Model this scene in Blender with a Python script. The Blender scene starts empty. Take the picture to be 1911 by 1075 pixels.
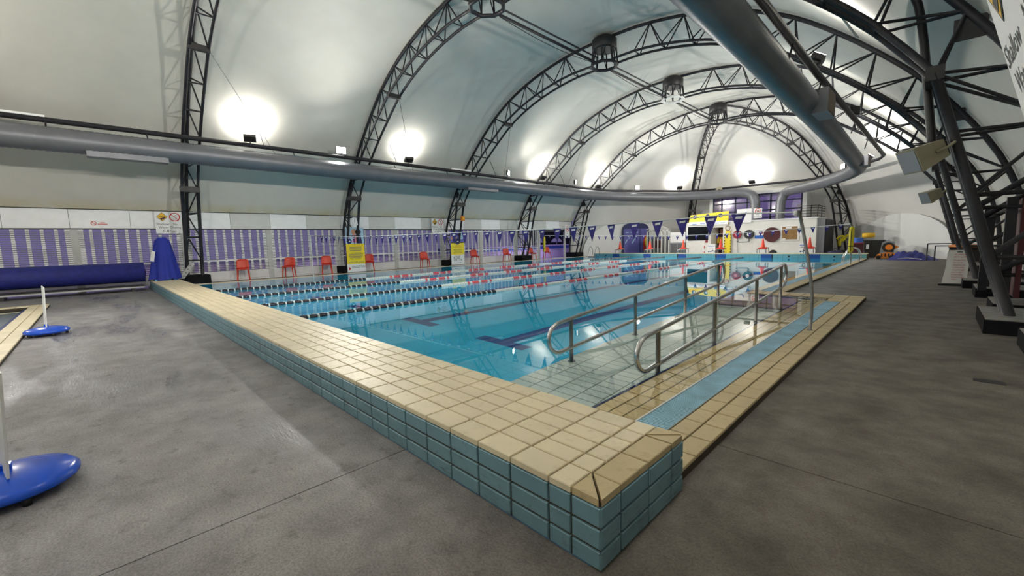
import bpy, math, random
from mathutils import Vector, Matrix
random.seed(7)
scene = bpy.context.scene
R = math.radians

# ------------------------------------------------------------------ camera
cam_data = bpy.data.cameras.new('camera')
cam_data.sensor_fit = 'HORIZONTAL'
cam_data.sensor_width = 36.0
cam_data.lens = 781.53 / 1911 * 36.0
cam_data.clip_start = 0.05
cam_data.clip_end = 300
cam = bpy.data.objects.new('camera', cam_data)
scene.collection.objects.link(cam)
_right = Vector((0.70540087, 0.70833462, -0.02591674))
_down = Vector((0.05919764, -0.09530971, -0.99368592))
_fwd = Vector((-0.70633226, 0.6994127, -0.10916329))
_m = Matrix((_right, -_down, -_fwd)).transposed().to_4x4()
_m.translation = Vector((0.905, -1.376, 1.394))
cam.matrix_world = _m
scene.camera = cam

# ------------------------------------------------------------------ world and exposure
world = bpy.data.worlds.new('dusk_world')
scene.world = world
world.use_nodes = True
_bg = world.node_tree.nodes['Background']
_bg.inputs['Color'].default_value = (0.33, 0.285, 0.62, 1)
_bg.inputs['Strength'].default_value = 0.36
scene.view_settings.view_transform = 'Standard'
scene.view_settings.look = 'None'
scene.view_settings.gamma = 1.0
scene.view_settings.use_curve_mapping = False
scene.view_settings.exposure = 0.25
LAMP_W = 800.0          # watts of one floodlight
scene.cycles.use_denoising = True
scene.cycles.max_bounces = 12
scene.cycles.diffuse_bounces = 6
scene.cycles.glossy_bounces = 5
scene.cycles.transmission_bounces = 8
scene.cycles.sample_clamp_indirect = 8.0
scene.cycles.use_adaptive_sampling = True
scene.cycles.adaptive_threshold = 0.025

COL = scene.collection
ORG = {}

# ------------------------------------------------------------------ materials
MAT = {}
def nt_new(name):
    m = bpy.data.materials.new(name); m.use_nodes = True
    nt = m.node_tree; b = nt.nodes['Principled BSDF']
    MAT[name] = m
    return m, nt, b

def node(nt, kind, **kw):
    n = nt.nodes.new(kind)
    for k, v in kw.items():
        if k in n.inputs: n.inputs[k].default_value = v
        else: setattr(n, k, v)
    return n

def mixrgb(nt, fac, a, b, blend='MIX'):
    n = nt.nodes.new('ShaderNodeMix'); n.data_type = 'RGBA'; n.blend_type = blend
    for sock, v in ((n.inputs[0], fac), (n.inputs[6], a), (n.inputs[7], b)):
        if hasattr(v, 'is_output') or isinstance(v, bpy.types.NodeSocket): nt.links.new(v, sock)
        elif isinstance(v, (int, float)): sock.default_value = v
        else: sock.default_value = (*v[:3], 1)
    return n.outputs[2]

def ramp(nt, src, stops):
    n = nt.nodes.new('ShaderNodeValToRGB')
    el = n.color_ramp.elements
    while len(el) < len(stops): el.new(0.5)
    for e, (p, c) in zip(el, stops):
        e.position = p; e.color = (*c[:3], 1) if not isinstance(c, (int, float)) else (c, c, c, 1)
    nt.links.new(src, n.inputs[0])
    return n.outputs[0]

def pos(nt, scale=(1, 1, 1), rot=(0, 0, 0), obj=False):
    if obj:
        g = nt.nodes.new('ShaderNodeTexCoord').outputs['Object']
    else:
        g = nt.nodes.new('ShaderNodeNewGeometry').outputs['Position']
    mp = nt.nodes.new('ShaderNodeMapping')
    mp.inputs['Scale'].default_value = scale; mp.inputs['Rotation'].default_value = rot
    nt.links.new(g, mp.inputs['Vector'])
    return mp.outputs[0]

def noise(nt, vec, scale, detail=4, rough=0.55):
    n = node(nt, 'ShaderNodeTexNoise', Scale=scale, Detail=detail, Roughness=rough)
    nt.links.new(vec, n.inputs['Vector'])
    return n.outputs['Fac']

def bump(nt, b, h, strength, dist=0.01):
    n = node(nt, 'ShaderNodeBump', Strength=strength, Distance=dist)
    nt.links.new(h, n.inputs['Height']); nt.links.new(n.outputs[0], b.inputs['Normal'])

def M(name, col, rough=0.5, metal=0.0, var=0.0, vscale=4.0, bmp=0.0, bscale=60.0, rand=0.0, spec=None, emit=None, estr=0, alpha=None):
    m, nt, b = nt_new(name)
    b.inputs['Roughness'].default_value = rough
    b.inputs['Metallic'].default_value = metal
    if spec is not None: b.inputs['Specular IOR Level'].default_value = spec
    c = None
    if var:
        f = noise(nt, pos(nt), vscale, 5)
        f = ramp(nt, f, [(0.3, 0), (0.7, 1)])
        lo = tuple(x * (1 - var) for x in col); hi = tuple(min(1, x * (1 + var * 0.6)) for x in col)
        c = mixrgb(nt, f, lo, hi)
    if rand:
        oi = nt.nodes.new('ShaderNodeObjectInfo')
        g = ramp(nt, oi.outputs['Random'], [(0, 1 - rand), (1, 1.0)])
        c = mixrgb(nt, 1.0, c if c is not None else col, g, 'MULTIPLY')
    if c is not None: nt.links.new(c, b.inputs['Base Color'])
    else: b.inputs['Base Color'].default_value = (*col, 1)
    if bmp: bump(nt, b, noise(nt, pos(nt), bscale, 3), bmp)
    if emit:
        b.inputs['Emission Color'].default_value = (*emit, 1); b.inputs['Emission Strength'].default_value = estr
    return m

M('steel_dark', (0.020, 0.019, 0.024), 0.5, 0.0, spec=0.35, var=0.25, vscale=3)
M('steel_black', (0.015, 0.014, 0.016), 0.5)
M('footing', (0.009, 0.009, 0.011), 0.9, spec=0.15, var=0.3, vscale=5)
M('footing_top', (0.24, 0.232, 0.22), 0.8, var=0.3, vscale=8)
M('stainless', (0.60, 0.60, 0.60), 0.24, 1.0, var=0.12, vscale=20)
M('stainless_dull', (0.30, 0.29, 0.28), 0.38, 1.0, var=0.2, vscale=14)
M('duct', (0.16, 0.165, 0.185), 0.42, 0.35, var=0.12, vscale=2.2)
M('duct_far', (0.105, 0.11, 0.13), 0.5, 0.3, var=0.12)
M('louvre', (0.09, 0.065, 0.045), 0.6)
M('white_panel', (0.84, 0.85, 0.86), 0.45, var=0.05)
M('grey_panel', (0.60, 0.60, 0.58), 0.5, var=0.05)
M('post_grey', (0.46, 0.46, 0.45), 0.5, var=0.12)
M('shutter_white', (0.74, 0.74, 0.71), 0.45, var=0.08)
M('shutter_slat', (0.13, 0.12, 0.17), 0.5)  # shade on the slat bars, put into their dark purple colour
M('paint_white', (0.74, 0.73, 0.69), 0.55, var=0.04)
M('pure_white', (0.80, 0.80, 0.80), 0.5)
M('red_plastic', (0.62, 0.045, 0.02), 0.35, var=0.08)
M('cone_red', (0.85, 0.07, 0.035), 0.45)
M('blue_cover', (0.016, 0.022, 0.20), 0.6, var=0.25, vscale=6, bmp=0.3, bscale=14)
M('blue_cloth', (0.012, 0.025, 0.30), 0.75, var=0.2, vscale=8)
M('blue_base', (0.01, 0.085, 0.62), 0.22)
M('flag_blue', (0.022, 0.014, 0.19), 0.6)
M('navy', (0.010, 0.014, 0.055), 0.5)
M('float_navy', (0.008, 0.010, 0.022), 0.35)
M('float_white', (0.72, 0.78, 0.76), 0.4)
M('float_red', (0.72, 0.10, 0.12), 0.4)
M('yellow', (0.85, 0.66, 0.015), 0.5)
M('yellow_tube', (0.72, 0.60, 0.02), 0.5)
M('orange', (0.80, 0.23, 0.01), 0.5)
M('black_plastic', (0.012, 0.012, 0.012), 0.45)
M('grey_plastic', (0.25, 0.26, 0.28), 0.45)
M('maroon', (0.07, 0.008, 0.012), 0.5)
M('hose_red', (0.24, 0.01, 0.02), 0.4)
M('cork', (0.28, 0.16, 0.06), 0.8, var=0.3, vscale=12)
M('beige', (0.27, 0.245, 0.165), 0.5, var=0.1)
M('print_black', (0.02, 0.02, 0.022), 0.6)
M('print_grey', (0.12, 0.12, 0.13), 0.6)
M('print_red', (0.55, 0.03, 0.03), 0.6)
M('print_amber', (0.80, 0.48, 0.02), 0.6)
M('print_blue', (0.03, 0.13, 0.50), 0.6)
M('print_navy', (0.012, 0.02, 0.10), 0.6)
M('print_sky', (0.34, 0.52, 0.66), 0.6)
M('print_pink', (0.72, 0.25, 0.33), 0.6)
M('print_skin', (0.55, 0.27, 0.17), 0.6)
M('print_dark', (0.05, 0.03, 0.03), 0.6)
M('print_violet', (0.10, 0.10, 0.36), 0.6)
M('glass_dark', (0.006, 0.007, 0.009), 0.08)
M('grout', (0.060, 0.045, 0.028), 0.9, var=0.3, vscale=30)
M('grout_light', (0.22, 0.20, 0.15), 0.9, var=0.3, vscale=30)
M('gutter_blue', (0.30, 0.54, 0.70), 0.45, var=0.25, vscale=5)
M('gutter_deep', (0.012, 0.05, 0.10), 0.6)
M('lane_blue', (0.012, 0.075, 0.30), 0.5)
M('blue_line', (0.02, 0.035, 0.16), 0.5)
M('hedge', (0.012, 0.018, 0.016), 0.9)
M('outdoor_pale', (0.75, 0.62, 0.80), 0.7)
M('outdoor_water', (0.05, 0.14, 0.55), 0.3)
M('outdoor_ground', (0.30, 0.28, 0.36), 0.9)
M('lamp_lens', (1, 1, 1), 0.3, emit=(1.0, 0.97, 0.90), estr=60)
M('lamp_dim', (0.5, 0.5, 0.5), 0.3)
M('rope_white', (0.72, 0.72, 0.70), 0.6)
M('cyan_plastic', (0.10, 0.35, 0.62), 0.5)

def pane_mat():
    m = bpy.data.materials.new('dusk_glass'); m.use_nodes = True; MAT['dusk_glass'] = m
    nt = m.node_tree; nt.nodes.clear()
    out = nt.nodes.new('ShaderNodeOutputMaterial'); mx = nt.nodes.new('ShaderNodeMixShader'); mx.inputs[0].default_value = 0.10
    tr = nt.nodes.new('ShaderNodeBsdfTransparent'); tr.inputs[0].default_value = (0.95, 0.88, 0.95, 1)
    gl = nt.nodes.new('ShaderNodeBsdfGlossy'); gl.inputs['Roughness'].default_value = 0.08
    nt.links.new(tr.outputs[0], mx.inputs[1]); nt.links.new(gl.outputs[0], mx.inputs[2]); nt.links.new(mx.outputs[0], out.inputs[0])
pane_mat()

def tile_mat(name, col, dirt, amount, rough, rand, streak=None):
    m, nt, b = nt_new(name)
    p = pos(nt)
    n1 = ramp(nt, noise(nt, p, 3.2, 6), [(0.35, 0), (0.75, 1)])
    c = mixrgb(nt, n1, tuple(x * 0.93 for x in col), tuple(min(1, x * 1.05) for x in col))
    n2 = ramp(nt, noise(nt, p, 14, 6, 0.65), [(0.56, 0), (0.74, amount)])
    c = mixrgb(nt, n2, c, dirt)
    if streak:
        n3 = ramp(nt, noise(nt, pos(nt, streak), 1.0, 6, 0.7), [(0.56, 0), (0.70, 0.75)])
        c = mixrgb(nt, n3, c, tuple(x * 0.45 for x in dirt))
    oi = nt.nodes.new('ShaderNodeObjectInfo')
    c = mixrgb(nt, 1.0, c, ramp(nt, oi.outputs['Random'], [(0, 1 - rand), (1, 1.0)]), 'MULTIPLY')
    nt.links.new(c, b.inputs['Base Color'])
    b.inputs['Roughness'].default_value = rough
    bump(nt, b, noise(nt, p, 90, 3), 0.12, 0.004)
    return m
tile_mat('tile_cream', (0.83, 0.72, 0.50), (0.34, 0.24, 0.11), 0.30, 0.5, 0.10)
tile_mat('tile_cream_worn', (0.57, 0.455, 0.26), (0.22, 0.15, 0.06), 0.45, 0.52, 0.14)
tile_mat('tile_blue', (0.18, 0.33, 0.40), (0.10, 0.12, 0.10), 0.25, 0.4, 0.12)
tile_mat('tile_blue_worn', (0.165, 0.30, 0.35), (0.09, 0.09, 0.07), 0.5, 0.5, 0.14, streak=(5, 5, 42))
tile_mat('tile_wet', (0.93, 0.76, 0.42), (0.72, 0.52, 0.22), 0.35, 0.35, 0.12)
tile_mat('tile_ramp', (0.88, 0.97, 0.84), (0.80, 0.88, 0.75), 0.2, 0.4, 0.08)
tile_mat('tile_landing', (0.60, 0.44, 0.24), (0.26, 0.17, 0.08), 0.4, 0.4, 0.1)
tile_mat('tile_far', (0.16, 0.44, 0.52), (0.12, 0.30, 0.36), 0.3, 0.4, 0.05)

def pool_floor_mat():
    m, nt, b = nt_new('pool_floor')
    br = node(nt, 'ShaderNodeTexBrick')
    nt.links.new(pos(nt), br.inputs['Vector'])
    br.offset = 0.0
    for k, v in (('Scale', 1.0), ('Mortar Size', 0.006), ('Brick Width', 0.25), ('Row Height', 0.125)): br.inputs[k].default_value = v
    br.inputs['Color1'].default_value = (0.035, 0.70, 1.0, 1); br.inputs['Color2'].default_value = (0.03, 0.67, 0.99, 1)
    br.inputs['Mortar'].default_value = (0.02, 0.48, 0.84, 1)
    nt.links.new(br.outputs['Color'], b.inputs['Base Color']); b.inputs['Roughness'].default_value = 0.5
pool_floor_mat()
tile_mat('pool_tile', (0.035, 0.70, 1.0), (0.03, 0.62, 0.93), 0.3, 0.5, 0.05)
M('pool_wall', (0.06, 0.66, 0.92), 0.5, var=0.08)

def water_mat():
    m, nt, b = nt_new('water')
    b.inputs['Base Color'].default_value = (0.98, 1.0, 1.0, 1)
    b.inputs['Roughness'].default_value = 0.0
    b.inputs['IOR'].default_value = 1.333
    b.inputs['Transmission Weight'].default_value = 1.0
water_mat()

def concrete_mat():
    m, nt, b = nt_new('concrete')
    p = pos(nt)
    sx = nt.nodes.new('ShaderNodeSeparateXYZ'); nt.links.new(p, sx.inputs[0])
    big = noise(nt, p, 0.55, 5); med = noise(nt, p, 2.6, 8, 0.62); fine = noise(nt, p, 55, 4, 0.7)
    speck = noise(nt, p, 85, 4, 0.75)
    left = mixrgb(nt, ramp(nt, med, [(0.34, 0), (0.66, 1)]), (0.215, 0.205, 0.21), (0.345, 0.332, 0.335))
    right = mixrgb(nt, ramp(nt, med, [(0.34, 0), (0.68, 1)]), (0.075, 0.066, 0.053), (0.185, 0.168, 0.142))
    # coating changes at the walkway beside the pool
    a = nt.nodes.new('ShaderNodeMath'); a.operation = 'MULTIPLY_ADD'
    nt.links.new(big, a.inputs[0]); a.inputs[1].default_value = 1.6; nt.links.new(sx.outputs[0], a.inputs[2])
    side = ramp(nt, a.outputs[0], [(0.0, 0), (1.0, 1)])
    mr = nt.nodes.new('ShaderNodeMapRange'); mr.inputs[1].default_value = -0.9; mr.inputs[2].default_value = 1.0
    nt.links.new(a.outputs[0], mr.inputs[0])
    c = mixrgb(nt, mr.outputs[0], left, right)
    # wet sheets on the left walkway: shapes stretched across the walkway
    wn = noise(nt, pos(nt, (0.35, 1.3, 1), (0, 0, R(18))), 1.0, 9, 0.66)
    wetx = nt.nodes.new('ShaderNodeMapRange'); wetx.inputs[1].default_value = -0.6; wetx.inputs[2].default_value = -2.6
    nt.links.new(sx.outputs[0], wetx.inputs[0])
    wa = nt.nodes.new('ShaderNodeMath'); wa.operation = 'MULTIPLY'
    nt.links.new(ramp(nt, wn, [(0.44, 0), (0.60, 1)]), wa.inputs[0]); nt.links.new(wetx.outputs[0], wa.inputs[1])
    wet = wa.outputs[0]
    dark = mixrgb(nt, wet, c, mixrgb(nt, 1.0, c, (0.74, 0.74, 0.79), 'MULTIPLY'))
    sp = ramp(nt, speck, [(0.32, 0.55), (0.60, 1.08)])
    dark = mixrgb(nt, 1.0, dark, sp, 'MULTIPLY')
    st = ramp(nt, noise(nt, p, 7, 6, 0.7), [(0.55, 0), (0.70, 0.55)])
    dark = mixrgb(nt, st, dark, (0.060, 0.054, 0.048))
    nt.links.new(dark, b.inputs['Base Color'])
    rr = nt.nodes.new('ShaderNodeMapRange'); rr.inputs[3].default_value = 0.78; rr.inputs[4].default_value = 0.27
    nt.links.new(wet, rr.inputs[0]); nt.links.new(rr.outputs[0], b.inputs['Roughness'])
    broom = noise(nt, pos(nt, (9, 42, 1), (0, 0, R(-12))), 1.0, 4, 0.6)
    h = nt.nodes.new('ShaderNodeMath'); h.operation = 'MULTIPLY_ADD'
    nt.links.new(broom, h.inputs[0]); h.inputs[1].default_value = 1.4; nt.links.new(fine, h.inputs[2])
    bump(nt, b, h.outputs[0], 0.5, 0.006)
concrete_mat()

def fabric_mat():
    m, nt, b = nt_new('roof_fabric')
    p = pos(nt)
    sx = nt.nodes.new('ShaderNodeSeparateXYZ'); nt.links.new(p, sx.inputs[0])
    base = mixrgb(nt, ramp(nt, noise(nt, p, 0.8, 5), [(0.3, 0), (0.7, 1)]), (0.565, 0.55, 0.50), (0.625, 0.61, 0.555))
    # mildew along the hem, just above the fascia
    zz = nt.nodes.new('ShaderNodeMapRange'); zz.inputs[1].default_value = 3.35; zz.inputs[2].default_value = 2.95
    nt.links.new(sx.outputs[2], zz.inputs[0])
    nm = ramp(nt, noise(nt, p, 2.5, 5), [(0.3, 0.1), (0.7, 0.8)])
    mu = nt.nodes.new('ShaderNodeMath'); mu.operation = 'MULTIPLY'
    nt.links.new(zz.outputs[0], mu.inputs[0]); nt.links.new(nm, mu.inputs[1])
    lft = nt.nodes.new('ShaderNodeMapRange'); lft.inputs[1].default_value = -19.0; lft.inputs[2].default_value = -19.6
    nt.links.new(sx.outputs[0], lft.inputs[0])
    m2 = nt.nodes.new('ShaderNodeMath'); m2.operation = 'MULTIPLY'
    nt.links.new(mu.outputs[0], m2.inputs[0]); nt.links.new(lft.outputs[0], m2.inputs[1])
    c = mixrgb(nt, m2.outputs[0], base, (0.50, 0.44, 0.20))
    nt.links.new(c, b.inputs['Base Color'])
    b.inputs['Roughness'].default_value = 0.7
    bump(nt, b, noise(nt, p, 0.7, 2), 0.08, 0.06)
fabric_mat()
M('apse_fabric', (0.66, 0.65, 0.62), 0.7, var=0.05, vscale=0.7)
M('wall_fabric', (0.72, 0.73, 0.72), 0.7, var=0.04, vscale=1)

# ------------------------------------------------------------------ mesh helpers
class MB:
    def __init__(self): self.v = []; self.f = []; self.sm = False
    def add(self, vs, fs):
        o = len(self.v); self.v += [tuple(v) for v in vs]; self.f += [tuple(i + o for i in q) for q in fs]; return self
    def box(self, x0, x1, y0, y1, z0, z1):
        return self.add([(x0, y0, z0), (x1, y0, z0), (x1, y1, z0), (x0, y1, z0), (x0, y0, z1), (x1, y0, z1), (x1, y1, z1), (x0, y1, z1)],
                        [(0, 3, 2, 1), (4, 5, 6, 7), (0, 1, 5, 4), (1, 2, 6, 5), (2, 3, 7, 6), (3, 0, 4, 7)])
    def cbox(self, c, s, rot=None):
        vs = [Vector((sx * s[0] / 2, sy * s[1] / 2, sz * s[2] / 2)) for sz in (-1, 1) for sx, sy in ((-1, -1), (1, -1), (1, 1), (-1, 1))]
        if rot is not None: vs = [rot @ v for v in vs]
        return self.add([v + Vector(c) for v in vs], [(0, 3, 2, 1), (4, 5, 6, 7), (0, 1, 5, 4), (1, 2, 6, 5), (2, 3, 7, 6), (3, 0, 4, 7)])
    def tube(self, pts, r, n=8, caps=True, closed=False, radii=None):
        self.sm = True
        pts = [Vector(p) for p in pts]; N = len(pts); up = None; vs = []
        for i, p in enumerate(pts):
            if closed: t = pts[(i + 1) % N] - pts[i - 1]
            else: t = pts[min(i + 1, N - 1)] - pts[max(i - 1, 0)]
            t.normalize()
            if up is None:
                up = Vector((0, 0, 1)) if abs(t.z) < 0.9 else Vector((1, 0, 0))
            s = t.cross(up)
            if s.length < 1e-5: s = t.cross(Vector((0, 1, 0)))
            s.normalize(); up = s.cross(t).normalized()
            rr = radii[i] if radii else r
            for k in range(n):
                a = 2 * math.pi * k / n
                vs.append(p + s * math.cos(a) * rr + up * math.sin(a) * rr)
        fs = []
        for i in range(N if closed else N - 1):
            j = (i + 1) % N
            for k in range(n):
                k2 = (k + 1) % n
                fs.append((i * n + k, i * n + k2, j * n + k2, j * n + k))
        if caps and not closed:
            fs.append(tuple(range(n))); fs.append(tuple((N - 1) * n + k for k in reversed(range(n))))
        return self.add(vs, fs)
    def lathe(self, prof, c=(0, 0, 0), n=16, sx=1.0, sy=1.0):
        self.sm = True
        vs = []
        for r, z in prof:
            for k in range(n):
                a = 2 * math.pi * k / n
                vs.append((c[0] + r * math.cos(a) * sx, c[1] + r * math.sin(a) * sy, c[2] + z))
        fs = []
        for i in range(len(prof) - 1):
            for k in range(n):
                k2 = (k + 1) % n
                fs.append((i * n + k, i * n + k2, (i + 1) * n + k2, (i + 1) * n + k))
        fs.append(tuple(reversed(range(n)))); fs.append(tuple((len(prof) - 1) * n + k for k in range(n)))
        return self.add(vs, fs)
    def prism(self, poly, off):
        """poly: list of 3-D points (planar), extruded by off."""
        n = len(poly); off = Vector(off)
        vs = [Vector(p) for p in poly] + [Vector(p) + off for p in poly]
        fs = [tuple(reversed(range(n))), tuple(n + k for k in range(n))]
        fs += [(k, (k + 1) % n, n + (k + 1) % n, n + k) for k in range(n)]
        return self.add(vs, fs)
    def grid(self, rows):
        nr = len(rows); nc = len(rows[0]); self.sm = True
        return self.add([p for r in rows for p in r], [(i * nc + k, i * nc + k + 1, (i + 1) * nc + k + 1, (i + 1) * nc + k) for i in range(nr - 1) for k in range(nc - 1)])
    def mesh(self, name, mat, org=(0, 0, 0)):
        me = bpy.data.meshes.new(name)
        o = Vector(org)
        me.from_pydata([tuple(Vector(v) - o) for v in self.v], [], self.f)
        me.materials.append(MAT[mat])
        if self.sm:
            for p in me.polygons: p.use_smooth = len(p.vertices) == 4
        me.update()
        return me
    def part(self, name, mat, parent, label=None, kind=None):
        og = ORG[parent.name]
        o = bpy.data.objects.new(name, self.mesh(name, mat, og)); COL.objects.link(o)
        o.parent = parent; ORG[o.name] = og
        if label: o['label'] = label
        if kind: o['kind'] = kind
        return o
    def top(self, name, mat, label=None, cat=None, group=None, kind=None):
        xs = [v[0] for v in self.v]; ys = [v[1] for v in self.v]; zs = [v[2] for v in self.v]
        og = ((min(xs) + max(xs)) / 2, (min(ys) + max(ys)) / 2, min(zs))
        o = bpy.data.objects.new(name, self.mesh(name, mat, og)); COL.objects.link(o)
        o.location = og; ORG[o.name] = og
        tag(o, label, cat, group, kind)
        return o

def tag(o, label=None, cat=None, group=None, kind=None):
    if label: o['label'] = label
    if cat: o['category'] = cat
    if group: o['group'] = group
    if kind: o['kind'] = kind
    return o

def thing(name, label, cat, loc=(0, 0, 0), group=None):
    o = bpy.data.objects.new(name, None); COL.objects.link(o)
    o.empty_display_size = 0.1; o.location = loc; ORG[o.name] = tuple(loc)
    return tag(o, label, cat, group)

def inst(name, me, parent, loc, rot=(0, 0, 0), scale=(1, 1, 1)):
    o = bpy.data.objects.new(name, me); COL.objects.link(o)
    o.parent = parent
    og = ORG[parent.name]
    o.location = (loc[0] - og[0], loc[1] - og[1], loc[2] - og[2]); o.rotation_euler = rot; o.scale = scale
    ORG[o.name] = tuple(loc)
    return o

def copy_thing(root, loc, rotz=None, label=None):
    r = root.copy(); COL.objects.link(r); r.location = loc; ORG[r.name] = tuple(loc)
    if rotz is not None: r.rotation_euler = (0, 0, rotz)
    if label: r['label'] = label
    for ch in list(root.children):
        c = ch.copy(); COL.objects.link(c); c.parent = r
        for g in ch.children:
            d = g.copy(); COL.objects.link(d); d.parent = c
    return r

BAR = {}
def bar(name, p0, p1, r, mat, parent, n=6):
    """a straight member as its own object, sharing one unit cylinder per radius and material"""
    key = (r, mat, n)
    if key not in BAR:
        BAR[key] = MB().tube([(0, 0, 0), (0, 0, 1)], r, n).mesh('bar', mat)
    p0 = Vector(p0); d = Vector(p1) - p0
    o = bpy.data.objects.new(name, BAR[key]); COL.objects.link(o)
    o.parent = parent; og = Vector(ORG[parent.name])
    o.rotation_mode = 'QUATERNION'; o.rotation_quaternion = d.to_track_quat('Z', 'Y')
    o.location = p0 - og; o.scale = (1, 1, d.length)
    ORG[o.name] = tuple(p0)
    return o

TILE = {}
def tile_mesh(w, d, h, mat, c=0.004):
    key = (round(w, 4), round(d, 4), round(h, 4), mat)
    if key not in TILE:
        a, b_ = w / 2, d / 2
        lv = [[(-a, -b_), (a, -b_), (a, b_), (-a, b_)]] * 2 + [[(-a + c, -b_ + c), (a - c, -b_ + c), (a - c, b_ - c), (-a + c, b_ - c)]]
        vs = [(x, y, z) for q, z in zip(lv, (0, h - c, h)) for x, y in q]
        fs = [(8, 9, 10, 11)] + [(i + k, i + (k + 1) % 4, i + 4 + (k + 1) % 4, i + 4 + k) for i in (0, 4) for k in range(4)]
        mb = MB(); mb.v = vs; mb.f = fs
        TILE[key] = mb.mesh('tile', mat)
    return TILE[key]

def curve_pts(ctrl, step=0.25):
    """Catmull-Rom through control points"""
    P = [Vector(p) for p in ctrl]; out = []
    for i in range(len(P) - 1):
        p0 = P[max(i - 1, 0)]; p1 = P[i]; p2 = P[i + 1]; p3 = P[min(i + 2, len(P) - 1)]
        n = max(1, int((p2 - p1).length / step))
        for k in range(n):
            t = k / n
            out.append(0.5 * ((2 * p1) + (p2 - p0) * t + (2 * p0 - 5 * p1 + 4 * p2 - p3) * t * t + (3 * p1 - p0 - 3 * p2 + p3) * t ** 3))
    out.append(P[-1])
    return out

# lettering: all words are turned into flat meshes once, before the scene grows
WORDS = ['Shallow', 'Water', 'No', 'Diving', '0.85m', '1.17m', 'SINGLETON', 'KEEP', 'WATCH', 'LIFEGUARDS', 'ARE NOT', 'BABYSITTERS', 'ALWAYS', 'KEEP WATCH', 'ALWAYS KEEP WATCH',
         'PLEASE SUPERVISE', 'CHILDREN AT ALL TIMES', 'Children aged 5 and', 'under must be', 'accompanied into the', 'water and be within', 'reach of a person aged', '16 years or older', 'Unsupervised children', 'will be removed from the', 'water']
WM = {}
def make_words():
    tmp = []
    for w in WORDS:
        cu = bpy.data.curves.new('word', 'FONT'); cu.body = w; cu.align_x = 'CENTER'; cu.align_y = 'CENTER'; cu.size = 1.0
        cu.resolution_u = 2
        o = bpy.data.objects.new('word', cu); COL.objects.link(o); tmp.append((w, o, cu))
    dg = bpy.context.evaluated_depsgraph_get()
    for w, o, cu in tmp:
        WM[w] = bpy.data.meshes.new_from_object(o.evaluated_get(dg))
    for w, o, cu in tmp:
        bpy.data.objects.remove(o); bpy.data.curves.remove(cu)
make_words()
WC = {}
def word(w, c, xd, zd, size, mat, parent, name='lettering', width=None):
    """flat word centred at world point c, reading along xd, up along zd"""
    key = (w, mat)
    if key not in WC:
        me = WM[w].copy(); me.materials.clear(); me.materials.append(MAT[mat]); WC[key] = me
    me = WC[key]
    xd = Vector(xd).normalized(); zd = Vector(zd).normalized(); nd = xd.cross(zd)
    o = bpy.data.objects.new(name, me); COL.objects.link(o); o.parent = parent
    sx = size
    if width:
        ws = [v.co.x for v in me.vertices]; sx = width / (max(ws) - min(ws))
    m = Matrix((xd * sx, zd * size, nd)).transposed().to_4x4()
    m.translation = Vector(c) - Vector(ORG[parent.name])
    o.matrix_basis = m
    ORG[o.name] = tuple(c)
    return o

# ================================================================== SETTING
ZW = 0.058            # water level
PX0, PX1 = -19.3, -2.25   # main pool, left and ramp side
PY0, PY1 = 0.80, 27.0
fl = MB()
for r in ((-20.4, -16.0, -8, 0), (-16, -4, -2.35, 0), (-4, 9, -8, 0), (-0.06, 9, 0, 38), (-1.55, -0.06, 9.98, 38), (-21, -1.55, 27.75, 38)):
    fl.box(r[0], r[1], r[2], r[3], -0.2, -0.012)
floor = fl.top('floor', 'grout', kind='structure')
def slab(poly, z=0.0, t=0.012):
    MB().prism([(x, y, z - t) for x, y in poly], (0, 0, t)).part('slab', 'concrete', floor)
slab([(-20.4, -8), (-16, -8), (-16, -2.35), (-4, -2.35), (-4, -8), (-1.575, -8), (-1.575, 0.01), (-20.4, 0.01)])
slab([(-1.567, -8), (9, -8), (9, 1.476), (-0.06, 1.476), (-0.06, 0.01), (-1.567, 0.01)])
slab([(-0.06, 1.484), (9, 1.484), (9, 38), (-21, 38), (-21, 27.75), (-1.55, 27.75), (-1.55, 9.98), (-0.06, 9.98)])
slab([(-20.4, 0.0), (-19.5, 0.0), (-19.5, 27.75), (-20.4, 27.75)], 0.065, 0.07)
dr = MB().box(1.23, 1.43, 4.30, 4.42, 0.0, 0.004).top('drain_cover', 'steel_black', 'small dark drain cover set in the concrete walkway', 'drain')

# ---- near parapet with its coping
PL = -19.7
par = MB().box(PL, -0.012, 0.012, 0.795, 0.0, 0.293).top('pool_parapet', 'grout', kind='structure')
rows = [0.0, 0.165, 0.293, 0.418, 0.543, 0.668, 0.81]
cols = [-0.155, -0.284] + [-0.284 - 0.25 * (k + 1) for k in range(77)]
cols = [c for c in cols if c > PL] + [PL]
G = 0.0105
rest = MB()
count = 0
for i in range(len(cols) - 1):
    x1, x0 = cols[i], cols[i + 1]
    for j in range(6):
        y0, y1 = rows[j], rows[j + 1]
        w, d = x1 - x0 - G, y1 - y0 - G
        if w < 0.02: continue
        if count < 300:
            o = inst('coping_tile', tile_mesh(w, d, 0.032, 'tile_cream'), par, ((x0 + x1) / 2, (y0 + y1) / 2, 0.293 + random.uniform(-0.0012, 0.0012)),
                     (random.uniform(-0.003, 0.003), random.uniform(-0.003, 0.003), 0))
            count += 1
        else:
            rest.box(x0 + G / 2, x1 - G / 2, y0 + G / 2, y1 - G / 2, 0.293, 0.325)
rest.part('coping_tile_rest', 'tile_cream', par, kind='stuff')
cy = [0.0, 0.165, 0.418, 0.668, 0.81]
for j in range(1, 3):
    inst('coping_tile', tile_mesh(0.155 - G, cy[j + 1] - cy[j] - G, 0.032, 'tile_cream_worn'), par, (-0.0775, (cy[j] + cy[j + 1]) / 2, 0.293))
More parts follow.
